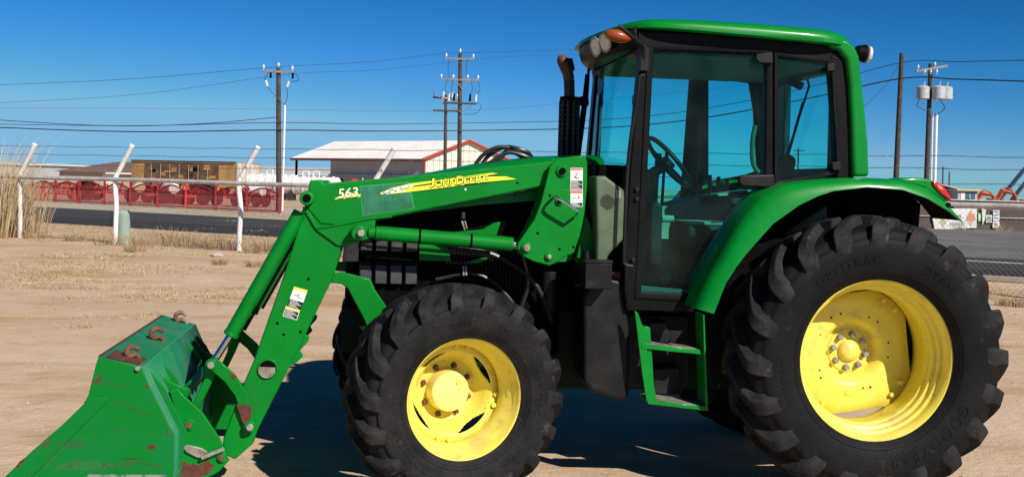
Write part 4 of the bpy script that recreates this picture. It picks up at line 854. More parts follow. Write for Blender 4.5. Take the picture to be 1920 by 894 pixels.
def lettering(parent, s, c0, c1, y, hgt, mat, shear=0, out=.0, space=1.0, name='lettering', thick=.0006):
    a, b = Vector((*T(*c0, y),)), Vector((*T(*c1, y),)); d = b-a; L0 = d.length; d.normalize()
    v, f = text_polys(s, 1.0, shear=shear, space=space); w = max(p.x for p in v)-min(p.x for p in v); h0 = max(p.y for p in v)-min(p.y for p in v)
    k = L0/w; kh = hgt/h0; m = (a+b)/2; up = Vector((0, 1)); mx = (max(p.x for p in v)+min(p.x for p in v))/2; my = (max(p.y for p in v)+min(p.y for p in v))/2
    bm = NB()
    for yy in (y+.001+out,): put(bm, v, f, lambda p: (m.x+d.x*(p.x-mx)*k, yy, m.y+d.y*(p.x-mx)*k+(p.y-my)*kh))
    bmesh.ops.recalc_face_normals(bm, faces=bm.faces)
    r_ = bmesh.ops.extrude_face_region(bm, geom=bm.faces[:]); bmesh.ops.translate(bm, verts=[e for e in r_['geom'] if isinstance(e, bmesh.types.BMVert)], vec=(0, thick, 0))
    return obj(name, bm, mat, parent, smooth=0)
decal(hood, [(895, 372), (1020, 352), (1020, 347), (930, 358)], .363, 'decal_hood'); lettering(hood, "JOHN DEERE", (962, 362), (1085, 345), .365, .055, 'decal_black', out=.0015)
for s in (-1, 1):
    bm = NB(); prism(bm, [(1.55, 1.0), (3.02, 1.0), (3.02, 1.50), (2.7, 1.60), (1.9, 1.70), (1.55, 1.72)], s*.30, s*.345); sp_ = obj('side_screen', bm, 'dark', TR, bevel=.008)
    bm = NB()
    for i in range(24): x = 1.95+.022*i; box(bm, (x, s*.347, 1.15), (x+.008, s*.352, 1.46))
    obj('louvre', bm, 'black', sp_, smooth=0)
    # nose grille blocks beside the headlamps
    bm = NB()
    for i in range(4):
        for j in range(2):
            x = 2.66+i*.092; z = 1.16+.20*j; hull8(bm, [(x, s*.35, z), (x+.078, s*.35, z), (x+.074, s*.40, z+.01), (x+.006, s*.40, z+.01), (x, s*.35, z+.14), (x+.078, s*.35, z+.14), (x+.074, s*.385, z+.12), (x+.006, s*.385, z+.12)])
    obj('nose_grille', bm, 'grille', TR, bevel=.004)
bm = NB(); box(bm, (3.02, -.28, 1.0), (3.10, .28, 1.498)); obj('front_grille', bm, 'dark', TR, bevel=.02)
for s in (-1, 1):
    bm = NB(); hull8(bm, [(3.02, s*.27, 1.30), (3.12, s*.27, 1.30), (3.12, s*.40, 1.30), (3.02, s*.41, 1.30), (3.02, s*.27, 1.44), (3.11, s*.27, 1.44), (3.11, s*.39, 1.44), (3.02, s*.40, 1.44)]); obj('headlight', bm, 'bare', TR, bevel=.012)
for i, pts in enumerate(([(2.62, .41, 1.48), (2.45, .42, 1.40), (2.2, .41, 1.36), (1.95, .42, 1.20), (1.82, .40, .95)], [(2.55, .39, 1.20), (2.3, .41, 1.24), (2.1, .41, 1.10), (1.95, .40, .85)], [(1.98, .40, 1.60), (2.02, .42, 1.40), (1.98, .41, 1.18), (2.05, .40, .95)])):
    bm = NB(); pipe(bm, smooth_path(pts, 6), (.016, .012, .014)[i], 8); obj('engine_hose', bm, 'hose', TR)
for q in ([(866, 398), (872, 398), (872, 410), (866, 410)], [(865, 414), (868, 414), (873, 431), (870, 431)], [(871, 414), (873, 414), (877, 429), (875, 429)], [(867, 499), (870, 499), (871, 516), (868, 516)], [(872, 499), (875, 499), (876, 516), (873, 516)]):
    decal(hood, q, .43, 'bare', name='decal_strip')
bm = NB(); cyl(bm, (1.84, .36, 1.02), (1.84, .36, 1.26), .055, seg=18); obj('oil_filter', bm, 'black_dusty', TR, bevel=.006)
# green cross brace and tab under the lift cylinder
bm = NB(); prism(bm, TT([(838, 436), (905, 430), (925, 418), (938, 416), (930, 442), (850, 444)], .40), .37, .42); obj('brace', bm, 'green_loader', TR, bevel=.004)
bm = NB(); prism(bm, TT([(786, 458), (838, 458), (846, 490), (786, 488)], .40), .38, .405); prism(bm, TT([(872, 492), (920, 480), (908, 490), (896, 494)], .40), .38, .40); obj('bracket', bm, 'green_loader', TR, bevel=.003)

# ---------------------------------------------------------------- cab
CY = .70
cab = None
def both(fn):
    for s in (1, -1): fn(s)
bm = NB()
def A_p(s):
    prism(bm, TT([(1197, 84), (1215, 84), (1204, 300), (1193, 555), (1179, 578), (1170, 548), (1170, 480), (1183, 300), (1200, 110)], CY), s*(CY-.09), s*CY)
    prism(bm, TT([(1170, 552), (1176, 582), (1302, 586), (1308, 562)], CY), s*(CY-.10), s*(CY-.004))
    prism(bm, TT([(1437, 96), (1455, 96), (1455, 346), (1437, 350)], CY), s*(CY-.07), s*(CY-.012))
    prism(bm, TT([(1435, 338), (1452, 345), (1432, 385), (1316, 580), (1290, 580), (1418, 372)], CY), s*(CY-.08), s*(CY-.010))
    prism(bm, TT([(1558, 104), (1594, 112), (1600, 240), (1602, 336), (1568, 334), (1574, 310)], CY), s*(CY-.10), s*(CY-.002))
both(A_p)
for s in (1, -1): box(bm, (-.005, s*.52, 1.90), (.115, s*.598, 2.60)); box(bm, (-.06, s*.53, 1.92), (-.006, s*.556, 2.58))
pA, pR = T(1197, 60, CY), T(1596, 112, CY)
def hdr(s): prism(bm, TT([(1196, 58), (1330, 64), (1480, 76), (1560, 88), (1590, 112), (1588, 124), (1440, 100), (1330, 92), (1197, 90)], CY), s*(CY-.12), s*(CY-.006))
both(hdr)
zt = pA[1]
box(bm, (1.34, -.58, 2.63), (1.42, .58, 2.72)); box(bm, (.02, -.58, 2.56), (.10, .58, 2.66)); box(bm, (.02, -.6, 1.86), (.09, .6, 1.95)); box(bm, (1.37, -.58, 1.02), (1.43, .58, 1.12))
cab = obj('cab_frame', bm, 'black', TR, bevel=.008)
# roof: bowed front, rounded rim, falling a little to the rear
bm = NB(); m = 96; rows = []
def zb(x): return 2.684+(x-.05)*(2.748-2.684)/1.40
def ztop(x): return 2.785+.030*math.sin(max(0, min(1, x/1.55))*math.pi*.8)
for ins, fr in ((.10, .10), (.012, .0), (0, .10), (0, .40), (.012, .68), (.045, .88), (.10, .98), (.22, 1.02), (.45, 1.05)):
    row = []
    for i in range(m):
        t = 2*math.pi*i/m; ct, stt = math.cos(t), math.sin(t); e = .30
        ux = math.copysign(abs(ct)**e, ct); uy = math.copysign(abs(stt)**e, stt)
        x = .735+ux*(.715-ins); y = uy*(.785-ins)
        if x > .735: x += .17*(1-(y/.755)**2)*((x-.735)/.715)
        front = max(0, (x-1.36)/.26)
        dr = .02*front**1.5; z0 = zb(min(x, 1.5))-dr; row.append(bm.verts.new((x, y, z0+fr*(ztop(x)-dr-.02*front-z0))))
    rows.append(row)
for p, q in zip(rows, rows[1:]):
    for i in range(m): bm.faces.new((p[i], p[(i+1) % m], q[(i+1) % m], q[i]))
bm.faces.new(rows[0]); bm.faces.new(rows[-1][::-1])
roof = obj('cab_roof', bm, 'green', TR, smooth=50)
bm = NB(); rows = []
for k, (z, ins) in enumerate(((2.765, .035), (2.71, .03), (2.66, .045), (2.625, .09), (2.615, .20))):       # black lamp panel under the front lip
    row = []
    for j in range(25):
        y = -.70+1.40*j/24; row.append(bm.verts.new((1.45-ins+.17*(1-(y/.755)**2)-max(0, abs(y)-.60)**2*3, y, z)))
    rows.append(row)
for p, q in zip(rows, rows[1:]):
    for j in range(24): bm.faces.new((p[j], p[j+1], q[j+1], q[j]))
vis = obj('lamp_panel', bm, 'black', TR, smooth=50); so = vis.modifiers.new('shell', 'SOLIDIFY'); so.thickness = .02
def worklamp(c, d, r, name='work_light', par=None, lens='lens', depth=.07, face=.010):
    c, d = Vector(c), Vector(d).normalized(); bm = NB(); cyl(bm, c-d*depth, c, r*.72, r, 24); b = obj(name, bm, 'black', par or TR, bevel=.006)
    bm = NB(); cyl(bm, c+d*.001, c+d*face, r*.94, r*.84, 24); obj('lens', bm, lens, b, bevel=.004)
    bm = NB(); q = [c+d*.013+v for v in [Vector((0, 0, 0))]]; dd, u, w_ = frame(d); pipe(bm, [c+d*.008+(u*math.cos(t*math.pi/10)+w_*math.sin(t*math.pi/10))*r*.92 for t in range(20)], r*.10, 6, close=True); obj('bezel', bm, 'bare', b)
    return b
worklamp((1.60, .47, 2.655), (1, .30, -.22), .063); worklamp((1.57, .60, 2.668), (1, .38, -.2), .063); worklamp((1.61, -.60, 2.645), (1, -.25, -.25), .062)
bm = NB(); c0 = T3(1157, 69, .66); bmesh.ops.create_uvsphere(bm, u_segments=20, v_segments=12, radius=1, matrix=Matrix.Translation((1.52, .69, 2.695)) @ Matrix.Rotation(R(-10), 4, 'Y') @ Matrix.Diagonal((.085, .055, .038, 1))); obj('turn_signal', bm, 'amber', TR)
bm = NB(); pipe(bm, [T3(1160, 50, .86), T3(1163, 51, .86), T3(1203, 84, .79), T3(1206, 92, .76), T3(1207, 130, .73)], .014, 8); obox(bm, T3(1207, 112, .73), (.05, .05, .14)); obj('mirror_arm', bm, 'black_dusty', TR, bevel=.004)
worklamp((-.082, .60, 2.668), (-1, .02, -.10), .058, depth=.06, face=.034); worklamp((-.082, -.60, 2.668), (-1, -.02, -.10), .058, depth=.06, face=.034)
# green rear pillars
def rp(s):
    bm = NB(); prism(bm, TT([(1556, 87), (1576, 95), (1588, 111), (1594, 160), (1598, 240), (1600, 331), (1631, 331), (1629, 270), (1622, 195), (1612, 106), (1604, 88), (1590, 75), (1560, 68)], .735) if True else TT([(1589, 112), (1611, 104), (1622, 195), (1629, 270), (1631, 331), (1600, 331), (1598, 240), (1594, 160)], .735), s*.56, s*.735); obj('rear_pillar', bm, 'green', TR, bevel=.022, seg=3)
both(rp)
bm = NB(); box(bm, (-.01, -.60, 1.86), (.055, .60, 1.90)); obj('rear_sill', bm, 'black', TR)
# glass (thin panes)
def door(s):
    yo = s*(CY+.004); yi = s*(CY-.03)
    out = TT([(1214, 86), (1448, 96), (1448, 338), (1433, 370), (1303, 566), (1189, 560)], CY)
    inn = TT([(1226, 93), (1437, 101), (1435, 332), (1419, 362), (1296, 551), (1202, 546)], CY)
    bm = NB(); ring(bm, out, inn, yi, yo); d = obj('door', bm, 'black', TR, bevel=.006)
    bm = NB(); g = TT([(1224, 92), (1439, 100), (1437, 332), (1420, 364), (1297, 553), (1200, 548)], CY); prism(bm, g, s*(CY-.019), s*(CY-.014)); obj('door_glass', bm, 'glass', d, smooth=0)
    if s > 0:
        bm = NB(); prism(bm, TT([(1384, 331), (1392, 328), (1450, 327), (1452, 348), (1440, 352), (1390, 349), (1384, 343)], CY+.03), CY+.006, CY+.05); obj('handle', bm, 'black_dusty', d, bevel=.010, seg=3)
        bm = NB(); prism(bm, TT([(1417, 101), (1448, 99), (1449, 120), (1424, 119), (1416, 112)], CY+.02), CY+.005, CY+.03); obj('hinge', bm, 'black_dusty', d, bevel=.006)
        bm = NB(); prism(bm, TT([(1202, 536), (1298, 545), (1296, 552), (1202, 549)], CY), CY-.06, CY-.022); obj('seal_strip', bm, 'headliner', d, bevel=.003)
        bm = NB(); pts = [T3(a_, b_, CY+.05) for a_, b_ in ((1208, 142), (1199, 146), (1195, 180), (1178, 300), (1170, 470), (1172, 495), (1186, 499))]; pipe(bm, smooth_path(pts, 5), .011, 8); obj('grab_rail', bm, 'black_dusty', TR)
        for (px, py) in ((1194, 355), (1194, 373), (1187, 487)): bm = NB(); p = T3(px, py, CY+.004); cyl(bm, p, p+Vector((0, .014, 0)), .014, seg=12); obj('frame_bolt', bm, 'black_dusty', cab, bevel=.003)
both(door)
def rwin(s):
    bm = NB(); g = TT([(1456, 102), (1553, 116), (1563, 180), (1572, 318), (1540, 330), (1456, 345)], CY); prism(bm, g, s*(CY-.022), s*(CY-.017)); w_ = obj('side_window', bm, 'glass', TR, smooth=0)
    out = TT([(1452, 98), (1560, 112), (1569, 180), (1576, 322), (1542, 334), (1452, 349)], CY); inn = TT([(1459, 106), (1550, 119), (1560, 180), (1568, 316), (1539, 326), (1459, 340)], CY)
    bm = NB(); ring(bm, out, inn, s*(CY-.03), s*(CY+.001)); obj('frame', bm, 'black', w_, bevel=.004)
    if s > 0:
        for q in ([(1549, 120), (1564, 119), (1565, 134), (1550, 135)], [(1558, 304), (1575, 303), (1576, 319), (1560, 320)]): bm = NB(); prism(bm, TT(q, CY+.01), CY+.003, CY+.024); obj('hinge', bm, 'black_dusty', w_, bevel=.005)
        bm = NB(); pipe(bm, [T3(1561, 136, CY+.012), T3(1571, 300, CY+.012)], .006, 6); obj('hinge_rod', bm, 'black_dusty', w_)
both(rwin)
# windscreen and rear window
xa, za = T(1200, 100, CY); xb, zb_ = T(1183, 300, CY); xc, zc = T(1172, 470, CY)
bm = NB(); n = 14; rows = []
for k, (x, z) in enumerate(((xa-.0, 2.60), (xa+.015, 2.3), (xb, 1.9), (xc-.01, 1.45), (xc-.02, 1.12))):
    rows.append([bm.verts.new((x-.02+.06*(1-((j-n/2)/(n/2))**2), -.66+1.32*j/n, z)) for j in range(n+1)])
for p, q in zip(rows, rows[1:]):
    for j in range(n): bm.faces.new((p[j], p[j+1], q[j+1], q[j]))
ws = obj('windscreen', bm, 'glass', TR, smooth=60); so = ws.modifiers.new('pane', 'SOLIDIFY'); so.thickness = .005
bm = NB(); box(bm, (.045, -.58, 1.94), (.05, .58, 2.57)); obj('rear_window', bm, 'glass', TR, smooth=0)
# rear wiper, front wiper
bm = NB(); pipe(bm, [(.10, .14, 2.55), (.085, .14, 2.50), (.085, -.24, 2.02)], .008, 6); pipe(bm, [(.075, .02, 2.40), (.075, -.28, 1.97)], .011, 6); cyl(bm, (.12, -.12, 2.56), (.03, -.12, 2.52), .03, seg=12); obj('wiper', bm, 'dark', TR)
bm = NB(); pipe(bm, [T3(1104, 125, -.62), T3(1101, 180, -.62), T3(1085, 300, -.62)], .011, 6); pipe(bm, [T3(1101, 140, -.60), T3(1094, 200, -.60), T3(1080, 300, -.60)], .016, 6); obj('wiper', bm, 'dark', TR)
# cab floor, rear bulkhead, headlining
bm = NB(); box(bm, (.06, -.60, 1.06), (1.38, .60, 1.10)); obj('cab_floor', bm, 'dark', TR)
bm = NB(); box(bm, (.10, -.62, 2.585), (1.40, .62, 2.63)); obj('headlining', bm, 'headliner', TR, bevel=.03)
bm = NB(); box(bm, (.06, -.62, 1.10), (.12, .62, 1.84)); obj('rear_bulkhead', bm, 'dark', TR)
# seat
st = empty('driver_seat', (0, 0, 0)); st.parent = TR
bm = NB(); box(bm, (.42, -.25, 1.42), (.92, .25, 1.56)); obj('seat_cushion', bm, 'seat', st, bevel=.04, seg=3)
bm = NB(); box(bm, (.50, -.18, 1.561), (.90, .20, 1.585)); obj('seat_insert', bm, 'seat_pad', st, bevel=.01)
bm = NB(); hull8(bm, [(.30, -.24, 1.5), (.42, -.24, 1.5), (.42, .24, 1.5), (.30, .24, 1.5), (.16, -.20, 2.03), (.26, -.20, 2.05), (.26, .20, 2.05), (.16, .20, 2.03)]); obj('backrest', bm, 'seat', st, bevel=.05, seg=3)
bm = NB(); box(bm, (.45, -.2, 1.10), (.85, .2, 1.42)); obj('seat_base', bm, 'dark', st, bevel=.04)
for s in (1, -1): bm = NB(); obox(bm, (.50, s*.31, 1.73), (.34, .07, .05), ry=R(4)); obj('armrest', bm, 'seat', st, bevel=.015)
# right hand console with levers
bm = NB(); prism(bm, [(.20, 1.10), (.95, 1.10), (1.02, 1.4), (.98, 1.66), (.70, 1.74), (.30, 1.80), (.15, 1.80)], -.62, -.36); con = obj('side_console', bm, 'interior', TR, bevel=.02)
for i, (x, h) in enumerate(((.95, .28), (.90, .24), (.62, .14), (.55, .14), (.48, .13), (.41, .12))):
    bm = NB(); pipe(bm, [(x, -.46-.02*i, 1.64), (x-.01, -.46-.02*i, 1.70+h)], .011, 6); cyl(bm, (x-.01, -.46-.02*i, 1.68+h), (x-.012, -.46-.02*i, 1.76+h), .026 if i < 2 else .016, .022 if i < 2 else .014, 12); obj('lever', bm, 'dark', con)
bm = NB(); prism(bm, [(.12, 1.10), (.46, 1.10), (.40, 1.55), (.14, 1.72)], .40, .62); obj('fender_box', bm, 'console', TR, bevel=.02)
bm = NB(); obox(bm, (.42, .52, 1.74), (.10, .05, .09), rx=.4, ry=.5); obox(bm, (.36, .50, 1.80), (.12, .02, .04), ry=.3); obj('switch_pod', bm, 'seat_pad', TR, bevel=.006)
bm = NB(); obox(bm, (.43, .52, 1.63), (.06, .04, .10), ry=-.5); obj('latch', bm, 'seat_pad', TR, bevel=.006)
# dash, column, steering wheel
bm = NB(); prism(bm, [(1.12, 1.10), (1.36, 1.10), (1.42, 1.75), (1.36, 1.93), (1.22, 1.95), (1.13, 1.86), (1.10, 1.5)], -.24, .24); obj('dash', bm, 'dark', TR, bevel=.03)
bm = NB(); box(bm, (1.10, .12, 1.30), (1.18, .28, 1.70)); obj('dash_panel', bm, 'black_dusty', TR, bevel=.015)
bm = NB(); cyl(bm, (1.10, .25, 1.60), (1.02, .25, 1.60), .025, .022, 14); obj('lever', bm, 'seat_pad', TR, bevel=.004)
ax = Vector((-.75, 0, .66)).normalized(); sc_ = T3(1254, 304, .05); d_, u_, w_ = frame(ax)
bm = NB(); cyl(bm, (1.28, .05, 1.78), sc_-ax*.02, .035, seg=14); obj('steering_column', bm, 'dark', TR)
bm = NB(); pipe(bm, [sc_+(u_*math.cos(i*math.pi/20)+w_*math.sin(i*math.pi/20))*.205 for i in range(40)], .016, 10, close=True)
for i in range(3): t = i*2.094+.5; pipe(bm, [sc_-ax*.02, sc_+(u_*math.cos(t)+w_*math.sin(t))*.2], .012, 6)
cyl(bm, sc_-ax*.03, sc_+ax*.01, .05, seg=16); obj('steering_wheel', bm, 'black_dusty', TR)
for px, yy, w in ((1.12, -.42, .07),): bm = NB(); box(bm, (1.16, -.58, 1.12), (1.34, -.30, 1.55)); obj('pedal_box', bm, 'dark', TR, bevel=.02)
bm = NB(); cyl(bm, (1.15, .35, 1.12), (1.10, .38, 1.22), .02, seg=10); cyl(bm, (1.12, .38, 1.20), (1.06, .40, 1.24), .045, seg=14); obj('pedal', bm, 'black_dusty', TR)
# far side cab post and radio
bm = NB(); hull8(bm, [(.61, -.68, 1.60), (.72, -.68, 1.60), (.72, -.62, 1.60), (.61, -.62, 1.60), (.585, -.68, 2.6), (.67, -.68, 2.6), (.67, -.62, 2.6), (.585, -.62, 2.6)]); obj('far_pillar', bm, 'dark', TR, bevel=.01)
bm = NB(); pipe(bm, smooth_path([T3(1416, 235, -.55), T3(1411, 265, -.55), T3(1411, 300, -.55), T3(1419, 320, -.55), T3(1434, 328, -.55)], 5), .018, 8); obj('grab_handle', bm, 'console', TR)
bm = NB(); obox(bm, (1.05, -.58, 2.42), (.12, .06, .09)); obj('inside_mirror', bm, 'dark', TR, bevel=.02)
# grey-green air intake panel ahead of the cab
bm = NB(); prism(bm, TT([(1117, 330), (1135, 330), (1171, 357), (1172, 446), (1140, 480), (1138, 500), (1117, 500), (1119, 440)], .685), .42, .685); pan = obj('intake_panel', bm, 'console', TR, bevel=.016, seg=3)
bm = NB(); cxx, czz = T(1139, 379, .687)
for i in range(-3, 4):
    h = .032*math.sqrt(max(0, 1-(i/3.7)**2)); cx_ = cxx-i*.0062; cz_ = czz+i*.0098
    pts = [(cx_+h*1.2, cz_+h*.75-.003), (cx_-h*1.2, cz_-h*.75-.003), (cx_-h*1.2, cz_-h*.75+.003), (cx_+h*1.2, cz_+h*.75+.003)]
    prism(bm, [(a_, b_) for a_, b_ in pts], .680, .6866)
obj('vent_slot', bm, 'dark', pan, smooth=0)
decal(pan, [(1155, 356), (1164, 358), (1164, 372), (1155, 371)], .685, 'seat_pad')
# cowl behind hood, dark
bm = NB(); box(bm, (1.42, -.52, 1.10), (1.62, .52, 1.93)); obj('cowl', bm, 'dark', TR, bevel=.02)
bm = NB(); prism(bm, TT([(1098, 401), (1106, 418), (1113, 440), (1116, 470), (1114, 500), (1092, 500), (1080, 490)], .56), .50, .56); obj('mast_brace', bm, 'green_loader', TR, bevel=.005)

# ---------------------------------------------------------------- fenders
def fender(s):
    up = TT([(1303, 578), (1330, 520), (1368, 456), (1400, 405), (1436, 362), (1480, 345), (1527, 338), (1580, 334), (1624, 333), (1690, 336), (1740, 350), (1775, 378), (1800, 412)], .93)
    lo = TT([(1336, 587), (1358, 531), (1378, 500), (1397, 475), (1446, 420), (1495, 385), (1530, 368), (1560, 358), (1624, 351), (1689, 356), (1738, 373), (1775, 395), (1802, 416)], .93)
    bm = NB(); n = len(up); rows = []
    for k in range(n):
        (ux, uz), (lx, lz) = up[k], lo[k]; cx = 0
        inn = .60
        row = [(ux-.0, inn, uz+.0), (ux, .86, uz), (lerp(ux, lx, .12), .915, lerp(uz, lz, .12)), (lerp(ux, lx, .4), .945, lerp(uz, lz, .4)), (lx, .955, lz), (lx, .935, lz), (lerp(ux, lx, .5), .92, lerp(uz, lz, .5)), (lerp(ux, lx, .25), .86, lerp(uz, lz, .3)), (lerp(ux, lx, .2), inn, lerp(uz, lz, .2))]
        rows.append([bm.verts.new((a, s*b, c)) for a, b, c in row])
    for p, q in zip(rows, rows[1:]):
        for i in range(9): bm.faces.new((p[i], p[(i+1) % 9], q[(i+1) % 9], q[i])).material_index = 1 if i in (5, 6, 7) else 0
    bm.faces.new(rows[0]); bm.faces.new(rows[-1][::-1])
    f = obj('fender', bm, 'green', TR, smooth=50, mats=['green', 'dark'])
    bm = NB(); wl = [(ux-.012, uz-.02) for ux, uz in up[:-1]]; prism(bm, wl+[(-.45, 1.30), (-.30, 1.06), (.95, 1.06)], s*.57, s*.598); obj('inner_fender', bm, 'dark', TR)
    bm = NB(); z0 = T(1690, 336, .90)
    q = TT([(1680, 338), (1692, 334), (1710, 333), (1735, 335), (1752, 341), (1780, 372), (1770, 380), (1730, 352)], .87); prism(bm, q, s*.70, s*.89); obj('lamp_pod', bm, 'green', f, bevel=.02, seg=3)
    bm = NB(); q = TT([(1747, 339), (1757, 341), (1772, 352), (1783, 371), (1784, 378), (1779, 375), (1764, 363), (1752, 350)], .90); prism(bm, q, s*.72, s*.905); tl_ = obj('tail_light', bm, 'red_lens', TR, bevel=.012, seg=3)
    bm = NB(); q = TT([(1757, 346), (1766, 350), (1769, 356), (1761, 354)], .906); prism(bm, q, s*.90, s*.9075); obj('signal_lens', bm, 'orange_lens', tl_, bevel=.002)
    bm = NB()
    for px, py, r_ in ((1776, 384, .014), (1784, 389, .006)): p = T3(px, py, .936); cyl(bm, (p.x, s*.92, p.z), (p.x, s*.954, p.z), r_, seg=14)
    obj('fender_plug', bm, 'dark', f)
both(fender)
# ---------------------------------------------------------------- tank, tool box, steps
bm = NB(); prism(bm, TT([(1094, 560), (1110, 525), (1145, 520), (1167, 526), (1176, 575), (1183, 640), (1180, 742), (1168, 752), (1110, 735), (1094, 715)], .66), .34, .66); tk = obj('fuel_tank', bm, 'black_dusty', TR, bevel=.05, seg=4)
bm = NB(); cyl(bm, T3(1155, 512, .58), T3(1155, 524, .58), .045, seg=18); cyl(bm, T3(1155, 508, .58), T3(1155, 514, .58), .052, seg=18); obj('filler_cap', bm, 'rust_dark', tk, bevel=.004)
x0, z0 = T(1147, 542, .80); x1, z1 = T(1098, 489, .80)
bm = NB(); box(bm, (x0, .44, z0), (x1, .80, z1-.012)); tb = obj('tool_box', bm, 'black_dusty', TR, bevel=.006)
bm = NB(); box(bm, (x0-.004, .436, z1-.012), (x1+.004, .806, z1+.004)); obj('lid', bm, 'black_dusty', tb, bevel=.004)
bm = NB(); c0 = Vector(((x0+x1)/2+.05, .66, z1+.003)); cyl(bm, c0, c0+Vector((0, 0, .05)), .030, .020, 12); obj('lid_knob', bm, 'black', tb, bevel=.004)
bm = NB(); box(bm, (x0+.02, .25, z0-.02), (x1-.02, .44, z0+.06)); obj('bracket', bm, 'green_loader', tb)
sp_ = empty('access_step', (0, 0, 0)); sp_.parent = TR
SY = .78
bm = NB(); prism(bm, TT([(1190, 582), (1196, 586), (1206, 614), (1222, 700), (1232, 752), (1212, 752), (1204, 700)], SY), SY-.012, SY); prism(bm, TT([(1203, 612), (1220, 614), (1229, 748), (1226, 750)], SY), SY-.10, SY-.012); obj('side_plate', bm, 'green', sp_, bevel=.003)
bm = NB(); prism(bm, TT([(1318, 590), (1321, 590), (1328, 768), (1323, 768)], SY), SY-.16, SY); obj('side_plate', bm, 'green', sp_, bevel=.003)
for q, d0 in (([(1202, 645), (1312, 655), (1314, 664), (1203, 653)], .16), ([(1213, 749), (1328, 762), (1328, 770), (1215, 757)], .20)):
    bm = NB(); prism(bm, TT(q, SY), SY-d0, SY+.004); t_ = obj('tread', bm, 'green', sp_, bevel=.003); 
    (xa_, za_), (xb_, zb2) = T(*q[0], SY), T(*q[1], SY)
    bm = NB(); hull8(bm, [(xa_-.02, SY-d0+.01, za_+.001), (xb_+.02, SY-d0+.01, zb2+.001), (xb_+.02, SY-.01, zb2+.001), (xa_-.02, SY-.01, za_+.001), (xa_-.02, SY-d0+.01, za_+.004), (xb_+.02, SY-d0+.01, zb2+.004), (xb_+.02, SY-.01, zb2+.004), (xa_-.02, SY-.01, za_+.004)]); obj('grip_pad', bm, 'bare', t_, smooth=0)
bm = NB(); prism(bm, TT([(1215, 605), (1252, 603), (1258, 645), (1215, 640)], .55), .40, .55); prism(bm, TT([(1225, 690), (1275, 688), (1280, 740), (1225, 740)], .55), .35, .55); box(bm, (.95, .24, .55), (1.35, .42, 1.0)); obj('battery_box', bm, 'black_dusty', TR, bevel=.01)
# ---------------------------------------------------------------- exhaust, hoses
ex = empty('exhaust_stack', (0, 0, 0)); ex.parent = TR; EYY = -.46
b0 = T3(1064, 330, EYY); b1 = T3(1068, 190, EYY); b2 = T3(1067, 150, EYY); b3 = T3(1063, 132, EYY); b4 = T3(1050, 104, EYY)
bm = NB(); pipe(bm, [b1-Vector((0, 0, .05)), b1, b2], .038, 18); obj('pipe', bm, 'exhaust', ex)
bm = NB(); pipe(bm, smooth_path([b2, b3, b4], 5), [.039]*5+[.043]*4+[.036, .016], 18); obj('tip', bm, 'exhaust_tip', ex)
bm = NB(); cyl(bm, b0, b1, .055, seg=20); obj('muffler', bm, 'dark', ex)
bm = NB(); n = 20
for k in range(17):
    c0 = b0.lerp(b1, k/16); pipe(bm, [c0+Vector((math.cos(i*math.pi/10), math.sin(i*math.pi/10), 0))*.066 for i in range(20)], .0065, 5, close=True)
for i in range(10): o_ = Vector((math.cos(i*math.pi/5), math.sin(i*math.pi/5), 0))*.066; pipe(bm, [b0+o_, b1+o_], .010, 5)
obj('heat_shield', bm, 'grille', ex)
bm = NB(); cyl(bm, b1-Vector((0, 0, .03)), b1+Vector((0, 0, .03)), .070, seg=20); cyl(bm, b1+Vector((-.06, 0, 0)), b1+Vector((-.13, 0, .01)), .03, .04, seg=14); obj('clamp', bm, 'dark', ex, bevel=.006)
for i, (xa_, xb_, top, yy) in enumerate(((885, 990, 276, .05), (897, 1000, 276, -.02), (905, 1002, 286, .12), (918, 985, 282, .0))):
    bm = NB(); pts = [T3(xa_, 345, yy), T3(xa_+4, 315, yy), T3(xa_+22, top+14, yy), T3((xa_+xb_)/2, top, yy), T3(xb_-14, top+8, yy), T3(xb_, 303, yy-.05), T3(xb_+5, 340, yy-.08)]; pipe(bm, smooth_path(pts, 6), .0135, 8); obj('hydraulic_hose', bm, 'hose', TR)
bm = NB(); pipe(bm, smooth_path([T3(1096, 330, .2), T3(1100, 312, .2), T3(1112, 302, .2), T3(1124, 308, .2), T3(1122, 330, .2)], 5), .022, 8); obj('hydraulic_hose', bm, 'hose', TR)

